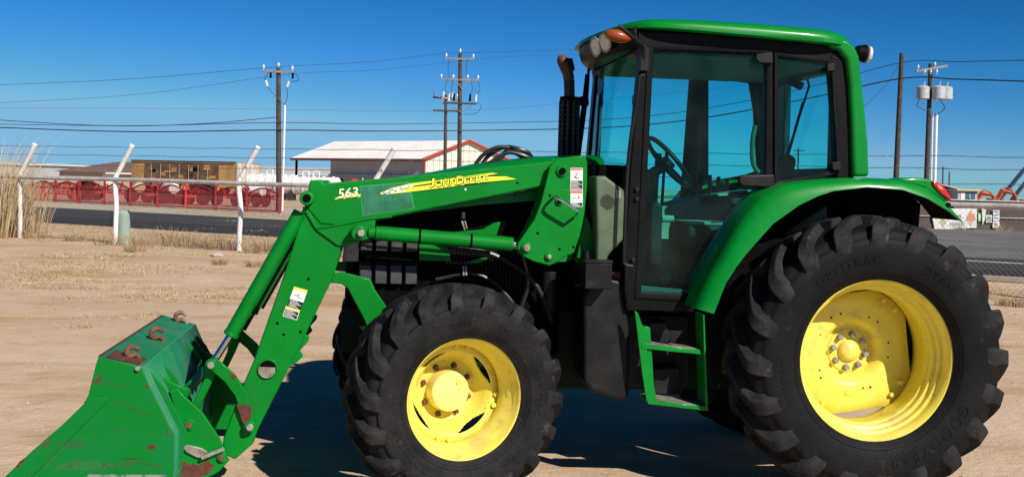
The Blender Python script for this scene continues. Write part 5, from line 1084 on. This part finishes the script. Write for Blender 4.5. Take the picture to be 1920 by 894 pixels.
# ---------------------------------------------------------------- loader
AY, AT = .60, .13
def bolt(p, s, r, par, mat='bare', d=.03, name='pin', collar=None):
    p = Vector((p[0], s*p[1], p[2])); v = Vector((0, s*d, 0)); bm = NB(); cyl(bm, p, p+v, r, seg=18); o = obj(name, bm, mat, par, bevel=.003)
    if collar: bm = NB(); cyl(bm, p, p+v*.55, collar, seg=24); obj('collar', bm, 'green_loader', par, bevel=.004)
    return o
def loader_side(s):
    yi, yo = s*(AY-AT), s*AY
    bm = NB(); prism(bm, TT([(581, 338), (604, 337), (605, 344), (760, 331), (1030, 303), (1052, 300), (1062, 330), (1030, 346), (1014, 350), (726, 408), (703, 412), (690, 430), (600, 420), (577, 392), (578, 356)], AY), yi, yo)
    arm_ = obj('loader_boom', bm, 'green_loader', TR, bevel=.010, seg=3)
    bm = NB(); prism(bm, TT([(577, 392), (600, 400), (650, 440), (642, 463), (626, 517), (559, 656), (483, 805), (474, 832), (440, 862), (416, 850), (418, 822), (455, 722), (476, 674), (538, 498), (566, 405)], AY), s*(AY-AT+.005), s*(AY-.006))
    leg_ = obj('loader_leg', bm, 'green_loader', TR, bevel=.010, seg=3)
    bm = NB(); prism(bm, TT([(566, 388), (577, 393), (596, 428), (640, 421), (690, 411), (704, 411), (703, 432), (690, 448), (642, 461), (632, 460), (592, 431)], AY+.012), s*(AY-AT-.012), s*(AY+.008)); kp_ = obj('knee_plate', bm, 'green_loader', TR, bevel=.004)
    # weld bead along the plate's upper edge
    bm = NB(); pipe(bm, smooth_path([Vector((*T(a_, b_, AY+.01),)).to_3d().xzy if False else T3(a_, b_, AY+.01) for a_, b_ in ((594, 428), (640, 421), (690, 411), (735, 406))], 4), .006, 6)
    for v in bm.verts: v.co.y *= s
    obj('weld', bm, 'green_loader', kp_)
    # bosses
    for (cx_, cz_), d0, r0 in ((T(575, 372, AY+.10), .10, .042), (T(672, 437, AY+.10), .10, .044)):
        bm = NB(); cyl(bm, (cx_, s*(AY-AT-.02), cz_), (cx_, s*(AY+.10), cz_), r0, seg=28); obj('pivot_boss', bm, 'green_loader', kp_, bevel=.010, seg=3)
    p = T3(575, 372, AY+.10); bolt((p.x, AY+.095, p.z), s, .024, kp_, 'dark', .010); p = T3(677, 437, AY+.11); bolt((p.x, AY+.095, p.z), s, .020, kp_, 'bare', .03)
    # lift cylinder
    yl = s*(AY-.01); a0 = T3(690, 436, AY); a1 = T3(962, 458, AY); a2 = T3(987, 464, AY)
    for v in (a0, a1, a2): v.y = yl
    bm = NB(); cyl(bm, a0, a0.lerp(a1, .08), .034, seg=24); cyl(bm, a0.lerp(a1, .05), a1, .0425, seg=28); lc = obj('lift_cylinder', bm, 'green_loader', TR, bevel=.005)
    for t in (.085, .12): bm = NB(); m_ = a0.lerp(a1, t); cyl(bm, m_, a0.lerp(a1, t+.004), .0445, seg=28); obj('band', bm, 'green_loader', lc)
    for t in (.345, .70): bm = NB(); cyl(bm, a0.lerp(a1, t), a0.lerp(a1, t+.014), .0445, seg=28); obj('strap', bm, 'dark', lc)
    bm = NB(); cyl(bm, a1, a2, .026, seg=18); obj('piston_rod', bm, 'chrome', lc)
    bm = NB(); off = Vector((0, -s*.05, .035)); pipe(bm, [a0.lerp(a1, .1)+off, a0.lerp(a1, .95)+off], .009, 6); obj('oil_pipe', bm, 'green_dark', lc)
    # bucket cylinder
    yb = s*(AY-.02); b0_ = T3(563, 398, AY); b1_ = T3(431, 630, AY); b2_ = T3(396, 684, AY)
    for v in (b0_, b1_, b2_): v.y = yb
    bm = NB(); cyl(bm, b0_, b1_, .042, seg=28); cyl(bm, b1_.lerp(b0_, .03), b1_, .045, seg=28); bc = obj('bucket_cylinder', bm, 'green_loader', TR, bevel=.005)
    bm = NB(); cyl(bm, b1_, b2_, .022, seg=18); obj('piston_rod', bm, 'chrome', bc)
    bm = NB(); off = Vector((-.06, -s*.03, 0)); pipe(bm, [b0_.lerp(b1_, .2)+off, b0_.lerp(b1_, .96)+off], .011, 6); pipe(bm, smooth_path([b0_.lerp(b1_, .2)+off, b0_.lerp(b1_, .05)+off*1.3, b0_+Vector((-.08, -s*.10, .02))], 4), .012, 6); obj('oil_pipe', bm, 'dark', bc)
    # links to the bucket carrier
    LY = AY+.035
    bm = NB(); prism(bm, TT([(386, 678), (396, 672), (408, 674), (440, 702), (462, 735), (473, 775), (478, 800), (470, 808), (460, 804), (450, 770), (440, 742), (420, 715), (392, 692)], LY), s*(AY+.004), s*(AY+.026)); lk = obj('bucket_link', bm, 'green_loader', TR, bevel=.004)
    bm = NB(); prism(bm, TT([(444, 758), (470, 760), (472, 778), (466, 798), (452, 786)] if s < 0 else [(443, 757), (450, 759), (456, 757), (462, 760), (468, 758), (471, 763), (472, 778), (469, 786), (462, 789), (458, 797), (454, 788), (449, 775)], LY), s*(AY+.026), s*(AY+.0285)); obj('rust_patch', bm, 'rust_dark', lk, smooth=0)
    bm = NB(); prism(bm, TT([(432, 698), (444, 706), (440, 712), (430, 706)], LY), s*(AY+.026), s*(AY+.028)); obj('rust_patch', bm, 'rust_dark', lk, smooth=0)
    for px, py in ((396, 683), (469, 799)): p = T3(px, py, LY); bolt((p.x, AY+.02, p.z), s, .020, lk, 'bare', .045, collar=.034)
    bm = NB(); prism(bm, TT([(386, 680), (402, 676), (408, 690), (395, 720), (370, 770), (355, 770), (380, 715)], AY), s*(AY-.10), s*(AY-.03)); obj('bucket_link', bm, 'green_loader', TR, bevel=.004)
    # hole with its grey cover
    p = T3(502, 691, AY); bm = NB(); cyl(bm, (p.x, s*(AY-.006), p.z), (p.x, s*(AY+.004), p.z), .060, seg=36); rg = obj('port_ring', bm, 'green_loader', leg_, bevel=.004)
    bm = NB(); cyl(bm, (p.x, s*(AY+.004), p.z), (p.x, s*(AY+.006), p.z), .050, seg=36); obj('port_hole', bm, 'dark', leg_)
    bm = NB(); prism(bm, [(p.x+.05*math.cos(R(t))*1.0+.004, p.z+.05*math.sin(R(t))-.004) for t in (165, 200, 235, 270, 300, 330, 350, 20)], s*(AY+.006), s*(AY+.010)); obj('port_cover', bm, 'bare', leg_)
    bm = NB(); prism(bm, TT([(552, 655), (560, 652), (568, 668), (558, 678), (545, 686)], AY-.03), s*(AY-.06), s*(AY-.03)); prism(bm, TT([(562, 622), (580, 632), (578, 640), (560, 660)], AY-.06), s*(AY-.10), s*(AY-.08)); obj('lug', bm, 'green_loader', leg_, bevel=.003)
    bm = NB()
    for px, py in ((578, 523), (520, 606), (532, 627), (563, 622)): p = T3(px, py, AY); cyl(bm, (p.x, s*(AY-.01), p.z), (p.x, s*(AY-.004), p.z), .008, seg=10)
    obj('bolt_hole', bm, 'dark', leg_)
    # mast tower
    MY = .66
    bm = NB(); prism(bm, TT([(1046, 297), (1098, 291), (1101, 304), (1101, 350), (1096, 401), (1088, 440), (1076, 475), (1060, 480), (1044, 492), (1030, 498), (1000, 490), (982, 481), (970, 466), (971, 456), (978, 446), (1002, 411), (1014, 380), (1019, 361), (1026, 332), (1032, 310)], MY), s*(MY-.03), s*MY); ms = obj('loader_mast', bm, 'green_loader', TR, bevel=.006)
    bm = NB(); prism(bm, TT([(1046, 297), (1098, 291), (1101, 350), (1090, 401), (1076, 475), (1092, 488), (1070, 496), (1040, 496), (982, 481), (970, 466), (1002, 411), (1019, 361), (1032, 310)], MY), s*(MY-.22), s*(MY-.19)); obj('mast_inner_plate', bm, 'green_loader', TR, bevel=.006)
    for px, py, r0, mt, cl in ((1054, 321, .020, 'dark', .036), (987, 464, .021, 'bare', .034), (1029, 481, .013, 'bare', .026), (1049, 377, .014, 'dark', .026)):
        p = T3(px, py, MY); bolt((p.x, MY-.005, p.z), s, r0, ms, mt, .03, collar=cl)
    bm = NB()
    for px, py in ((1008, 437), (1075, 463), (1049, 467), (1031, 367)): p = T3(px, py, MY); cyl(bm, (p.x, s*(MY-.002), p.z), (p.x, s*(MY+.001), p.z), .008, seg=10)
    obj('bolt_hole', bm, 'dark', ms)
    if s > 0:
        a_ = T3(1044, 369, MY+.10); b_ = T3(1084, 396, MY+.10); a_.y = MY; b_.y = MY; o_ = Vector((0, .105, 0))
        a2_ = T3(1042, 369, MY+.105); b2x = T3(1084, 396, MY+.105)
        bm = NB(); pipe(bm, smooth_path([T3(1036, 372, MY)+Vector((0, 0, 0)), a2_-Vector((0, .03, 0)), a2_+Vector((-.02, 0, -.013)), b2x], 5), .009, 10); pipe(bm, [b2x, T3(1080, 404, MY+.02)], .009, 10); obj('park_handle', bm, 'chrome', ms)
    return arm_, leg_, ms
bo, le, ms = loader_side(1); loader_side(-1)
bm = NB(); ct = T(508, 640, AY); cyl(bm, (ct[0], -.5, ct[1]), (ct[0], .5, ct[1]), .055, seg=20); obj('cross_tube', bm, 'green_loader', TR)
# boom decals: repainted patch, model number, striped name
decal(bo, [(674, 349), (768, 341), (777, 391), (680, 405)], AY, 'green_edge'); decal(bo, [(675.5, 350.5), (766.5, 342.5), (775.5, 390), (681.5, 403.5)], AY+.0012, 'green_patch')
decal(bo, [(627, 374), (632, 370), (645, 365), (662, 362), (675, 364), (682, 368), (655, 371)], AY, 'decal_gold')
lettering(bo, "563", (634.8, 364.4), (671.8, 360.6), AY, .060, 'decal_black', shear=.06, out=.002); lettering(bo, "563", (634.2, 363.4), (671.2, 359.6), AY, .057, 'decal_cream', shear=.06, out=.003)
decal(bo, [(712, 362.5), (735, 352.5), (770, 344), (850, 334), (905, 326.5), (922, 324.2), (934, 326), (850, 337.5), (780, 347.5), (735, 357.5), (716, 365)], AY+.0025, 'decal_yellow')
decal(bo, [(727, 364.2), (770, 351.5), (850, 341), (920, 331), (948, 331), (968, 336), (920, 340.2), (850, 349.5), (775, 359)], AY+.0025, 'decal_yellow')
decal(bo, [(742, 357), (780, 348.8), (850, 338.5), (936, 326.6), (932, 329), (850, 340.4), (780, 350.8)], AY+.0008, 'decal_black')
decal(bo, [(716, 365.3), (727, 365), (775, 359.7), (850, 350.2), (920, 341), (969, 336.6), (920, 341.8), (850, 351.2), (775, 360.6), (722, 366)], AY+.0008, 'decal_black')
decal(bo, [(714, 362), (735, 354), (762, 347.5), (778, 346), (774, 350), (740, 357), (717, 364.5)], AY+.0042, 'decal_worn', thick=.0005)
for q in ([(731, 363), (733, 358), (739, 356.5), (741, 361.5)], [(742, 361.5), (744, 356.5), (751, 355), (752, 360)], [(754, 360), (756, 356), (761, 357), (759, 360.5)], [(722, 364.8), (729, 361.8), (729, 364.2)]): decal(bo, q, AY+.0047, 'white', thick=.0005)
def name_row(dx, dy, mat, out, hs):
    J = [("J", 805.5, 810.8, 1.0), ("OHN", 811.2, 842.5, .78), ("D", 843.5, 853, 1.0), ("EERE", 853.8, 915.5, .80)]
    J = [("J", 805, 814.5, 1.0), ("OHN", 815.5, 855, .74), ("D", 856, 869, 1.0), ("EERE", 870, 915, .76)]
    base0, base1 = (805, 352), (915, 341.5)
    for s_, x0_, x1_, k in J:
        yb = lambda x: lerp(base0[1], base1[1], (x-805)/110)
        Hh = 17.6*k; lettering(bo, s_, (x0_+dx, yb(x0_)-Hh/2+dy), (x1_+dx, yb(x1_)-Hh/2+dy), AY, .0535*k*hs, mat, out=out, name='lettering')
name_row(.9, .9, 'decal_black', .0048, 1.0); name_row(-.5, -.3, 'decal_black', .0048, 1.06); name_row(0, 0, 'decal_yellow', .0058, .93)
p = T3(872.5, 355.5, AY); bolt((p.x, AY-.002, p.z), 1, .007, bo, 'white', .006, 'rivet'); p = T3(970, 343, AY); bolt((p.x, AY-.002, p.z), 1, .008, bo, 'dark', .003, 'bolt_hole')
# warning stickers
def sticker(par, x0, y0, x1, y1, y, parts, skew=0.0, vx=0.0):
    # corners in picture units; u across, v down
    def c(u, v): return (x0+(x1-x0)*u+vx*v, y0+(y1-y0)*v+skew*u)
    decal(par, [c(0, 1), c(1, 1), c(1, 0), c(0, 0)], y, 'white', 'warning_sticker')
    for u0, v0, u1, v1, mt, k in parts: decal(par, [c(u0, v1), c(u1, v1), c(u1, v0), c(u0, v0)], y+.0016+.0004*k, mat=mt, name='sticker_print', thick=.0004)
lines = lambda v0, v1, n, mt='white': [(.08, v0+(v1-v0)*(i+.25)/n, .60+.33*((i*7) % 3)/2, v0+(v1-v0)*(i+.62)/n, mt, 2) for i in range(n)]
sticker(ms, 1069.5, 315, 1092.5, 387.5, .66, [(.03, .01, .97, .06, 'decal_red', 1), (.06, .33, .97, .565, 'decal_black', 1)]+lines(.34, .56, 6)+[(.03, .585, .97, .655, 'decal_red', 1), (.03, .90, .97, .985, 'decal_black', 1), (.42, .14, .62, .18, 'sign_grey', 1), (.32, .20, .5, .26, 'sign_grey', 1), (.4, .25, .75, .28, 'sign_grey', 1), (.60, .72, .75, .80, 'sign_grey', 1), (.2, .76, .5, .78, 'sign_grey', 1)]+lines(.90, .985, 2))
sticker(le, 551.5, 537, 577, 574, AY-.006, [(.0, .0, 1, .12, 'decal_gold', 1), (.0, .62, 1, 1, 'decal_black', 1), (.2, .36, .55, .40, 'sign_grey', 1), (.4, .30, .6, .34, 'sign_grey', 1), (.5, .42, .8, .46, 'sign_grey', 1)]+lines(.64, .98, 5), skew=7.0, vx=-13.5)
sticker(le, 536.5, 572.5, 563, 592, AY-.006, [(.0, .0, 1, .22, 'decal_gold', 1), (.04, .28, .96, .94, 'decal_black', 1)]+lines(.30, .92, 5), skew=8.0, vx=-6.5)

def jag(pts, a=1.6, n=5, seed=1):           # ragged outline of flaked paint
    r_ = random.Random(seed+int(pts[0][0])); out = []
    for (x0, y0), (x1, y1) in zip(pts, pts[1:]+pts[:1]):
        for k in range(n): t = k/n; out.append((lerp(x0, x1, t)+r_.uniform(-a, a)*(k > 0), lerp(y0, y1, t)+r_.uniform(-a, a)*(k > 0)))
    return out
# ---------------------------------------------------------------- bucket (faces away from the camera's right; its back and near end show)
BY0, BY1 = -.92, .93
bk = empty('bucket', (0, 0, 0)); bk.parent = TR
prof = TT([(185, 668), (265, 690), (285, 735), (318, 800), (327, 816), (325, 885), (318, 935)], BY1)
xt, zt_ = prof[-1]; prof = prof+[(4.15, .012), (5.02, .006), (5.03, .018)]
end = TT([(185, 668), (181, 678), (165, 742), (158, 756), (120, 793), (60, 845), (5, 897)], BY1)
def platec(bm, pts, y): pass
for yy, nm in ((BY1, 'end_plate'), (BY0, 'end_plate')):
    bm = NB(); out = [prof[0]]+prof[1:9]+[(5.03, .02)]+end[::-1][:-1]
    prism(bm, out, yy-.012, yy); e = obj(nm, bm, 'green_bucket', bk, bevel=.003)
    if yy == BY1:
        bm = NB(); q = TT([(165, 742), (205, 745), (204, 749), (75, 879), (20, 925), (-20, 925), (5, 897), (60, 845), (120, 793), (158, 756)], BY1); prism(bm, q, yy, yy+.010); obj('end_cutter', bm, 'green_bucket', bk, bevel=.004)
        bm = NB(); q = TT([(165, 889), (312, 890), (310, 905), (150, 905)], BY1+.01); prism(bm, q, yy, yy+.008); obj('wear_strip', bm, 'wear', bk, bevel=.002)
        for q in ([(176, 712), (183, 708), (187, 700), (190, 708), (185, 716), (178, 718)], [(276, 838), (280, 832), (294, 834), (292, 840), (284, 842), (278, 843)], [(158, 752), (170, 744), (172, 750), (160, 760)], [(80, 834), (92, 822), (94, 825), (82, 838)], [(30, 872), (44, 859), (47, 862), (34, 877)], [(182, 746), (190, 747), (187, 752)], [(272, 720), (276, 719), (278, 727), (274, 726)], [(312, 806), (315, 806), (315, 818), (312, 815)]):
            bm = NB(); prism(bm, TT(jag(q, 1.1, 4), BY1+.011*(min(c_[0] for c_ in q) < 150)), yy-.001, yy+(.0122 if min(c_[0] for c_ in q) < 150 else .0012)); obj('rust_patch', bm, 'rust_dark', bk, smooth=0)
        bm = NB(); pipe(bm, [T3(225, 752, yy+.001), T3(285, 781, yy+.001)], .0018, 4); pipe(bm, [T3(210, 754, yy+.001), T3(220, 758, yy+.001)], .0016, 4); pipe(bm, [T3(240, 865, yy+.001), T3(302, 872, yy+.001)], .0014, 4); obj('scratch', bm, 'rust_dark', bk, smooth=0)
        for i_, q in enumerate(([(102, 872), (140, 862), (190, 866), (225, 872), (210, 878), (150, 882), (104, 883)], [(75, 874), (120, 832), (124, 836), (84, 878)])): bm = NB(); prism(bm, TT(jag(q, 2.6, 7, 4), BY1), yy-.001, yy+.0009); obj('scuff', bm, 'scuff', bk, smooth=0)
# shell: top beam, back, floor as one folded sheet
bm = NB(); th = .012; sh = [prof[1], prof[2], prof[3], prof[4], prof[5], prof[6], (4.15, .012), (5.02, .006)]
pts_o = sh; rows = []
vo = [[bm.verts.new((x, y, z)) for (x, z) in pts_o] for y in (BY0, BY1-.012)]
for i in range(len(pts_o)-1): bm.faces.new((vo[0][i], vo[0][i+1], vo[1][i+1], vo[1][i]))
shl = obj('shell', bm, 'green_faded', bk, smooth=35); so = shl.modifiers.new('plate', 'SOLIDIFY'); so.thickness = .012; so.offset = 0
bm = NB(); x0_, z0_ = prof[0]; x1_, z1_ = prof[1]
prism(bm, [(x0_, z0_-.004), (x1_+.03, z1_+.012), (x1_, z1_), (x1_+.004, z1_-.05), (x1_+.05, z1_-.08), (x0_-.02, z0_-.09)], BY0, BY1-.013); obj('top_beam', bm, 'green_faded', bk, bevel=.006, seg=3)
for y_ in (.80, .45, -.42, -.60, -.78):                                   # back ribs
    bm = NB(); q = [(a_-.0, b_) for a_, b_ in prof[1:6]]; w0 = .045; prism(bm, [(q[0][0]-.005, q[0][1]-.02), (q[1][0]-w0, q[1][1]), (q[2][0]-w0, q[2][1]), (q[3][0]-w0, q[3][1]), (q[4][0]-.02, q[4][1]), (q[4][0]+.01, q[4][1]), (q[3][0]+.01, q[3][1]), (q[2][0]+.01, q[2][1]), (q[1][0]+.01, q[1][1])], y_-.008, y_+.008)
    obj('rib', bm, 'green_bucket', bk, bevel=.003)
def hook(y, mat, rz=0, s=1.0):
    cx_, cz_ = lerp(prof[0][0], prof[1][0], .62), lerp(prof[0][1], prof[1][1], .62); bm = NB(); pts = []
    for k in range(14):
        t = R(-70-k*21); pts.append(Vector((cx_-.012+.047*s*math.cos(t)*-1, y+.01*math.sin(t*2)*0, cz_+.078*s+.047*s*math.sin(t))))
    base = [Vector((cx_-.09*s, y, cz_+.006-.02)), Vector((cx_-.04*s, y, cz_+.02))]
    p = smooth_path(base+[Vector((cx_+.03*s, y, cz_+.028*s)), Vector((cx_+.055*s, y, cz_+.07*s)), Vector((cx_+.035*s, y, cz_+.115*s)), Vector((cx_-.015*s, y, cz_+.125*s)), Vector((cx_-.06*s, y, cz_+.10*s)), Vector((cx_-.075*s, y, cz_+.085*s))], 5)
    n = len(p); pipe(bm, p, [.008+.008*math.sin(math.pi*min(1, .10+.85*i/n)) for i in range(n)], 10)
    m_ = Matrix.Translation((cx_, y, cz_)) @ Matrix.Rotation(rz, 4, 'Z') @ Matrix.Translation((-cx_, -y, -cz_)); bmesh.ops.transform(bm, matrix=m_, verts=bm.verts)
    return obj('hook', bm, mat, bk)
hook(.76, 'rust', R(25), .52); hook(.05, 'rust', R(25), .58); hook(-.82, 'hook', R(10), .56)
bm = NB(); prism(bm, [(lerp(prof[0][0], prof[1][0], .15), lerp(prof[0][1], prof[1][1], .15)+.002), (prof[1][0]+.02, prof[1][1]+.012), (prof[1][0]+.02, prof[1][1]+.016), (lerp(prof[0][0], prof[1][0], .15), lerp(prof[0][1], prof[1][1], .15)+.008)], .68, .90); obj('rust_patch', bm, 'rust_dark', bk, smooth=0)
bm = NB(); pipe(bm, [(prof[0][0]+.002, BY0, prof[0][1]-.002), (prof[0][0]+.002, BY1-.02, prof[0][1]-.002)], .006, 6); obj('worn_edge', bm, 'rust_dark', bk)
bm = NB(); pipe(bm, [(prof[1][0]-.001, BY0+.02, prof[1][1]-.001), (prof[1][0]-.001, BY1-.02, prof[1][1]-.001)], .006, 6); obj('worn_edge', bm, 'green_edge', bk)
p = T3(259, 690, BY1); bm = NB(); cyl(bm, (p.x, BY1-.02, p.z), (p.x, BY1+.02, p.z), .012, seg=12); obj('bolt', bm, 'bare', bk)
# quick-attach carrier between the arms and the bucket
for s in (1, -1):
    cy = AY+.06; bm = NB()
    prism(bm, TT([(317, 731), (333, 728), (345, 742), (380, 774), (414, 825), (424, 853), (430, 863), (410, 884), (380, 900), (337, 900), (340, 850), (340, 817), (330, 775)], cy), s*(cy-.025), s*cy); ca = obj('bucket_carrier', bm, 'green_loader', TR, bevel=.005)
    bm = NB(); prism(bm, TT([(337, 866), (342, 861), (347, 864), (352, 869), (362, 867), (370, 871), (379, 868), (386, 863), (391, 862), (396, 868), (402, 871), (399, 880), (390, 888), (370, 896), (337, 893)], cy), s*cy, s*(cy+.002)); obj('rust_patch', bm, 'rust_dark', ca, smooth=0)
    p = T3(354, 795, cy); bolt((p.x, cy-.005, p.z), s, .018, ca, 'rust', .03, collar=.034); p = T3(416, 857, cy); bolt((p.x, cy-.005, p.z), s, .017, ca, 'rust', .03, collar=.030)
    bm = NB(); prism(bm, TT([(343, 836), (352, 832), (378, 838), (390, 845), (384, 857), (370, 856), (350, 846)], cy), s*(cy+.001), s*(cy+.018)); obj('latch_plate', bm, 'bare', ca, bevel=.004)
    bm = NB(); a_, b_ = T3(378, 858, cy+.03), T3(420, 841, cy+.03); pipe(bm, [Vector((a_.x, s*(cy+.03), a_.z)), Vector((b_.x, s*(cy+.03), b_.z))], .012, 8); obj('latch_bar', bm, 'bare', ca)
    bm = NB(); prism(bm, TT([(300, 705), (318, 715), (352, 730), (345, 745), (330, 740), (312, 728)], cy-.05), s*(cy-.075), s*(cy-.05)); obj('hook_plate', bm, 'green_loader', TR, bevel=.004)
bm = NB(); c0 = T(357, 715, .3); cyl(bm, (c0[0], -.62, c0[1]-.03), (c0[0], .62, c0[1]-.03), .03, seg=16); obj('carrier_tube', bm, 'green_loader', TR)
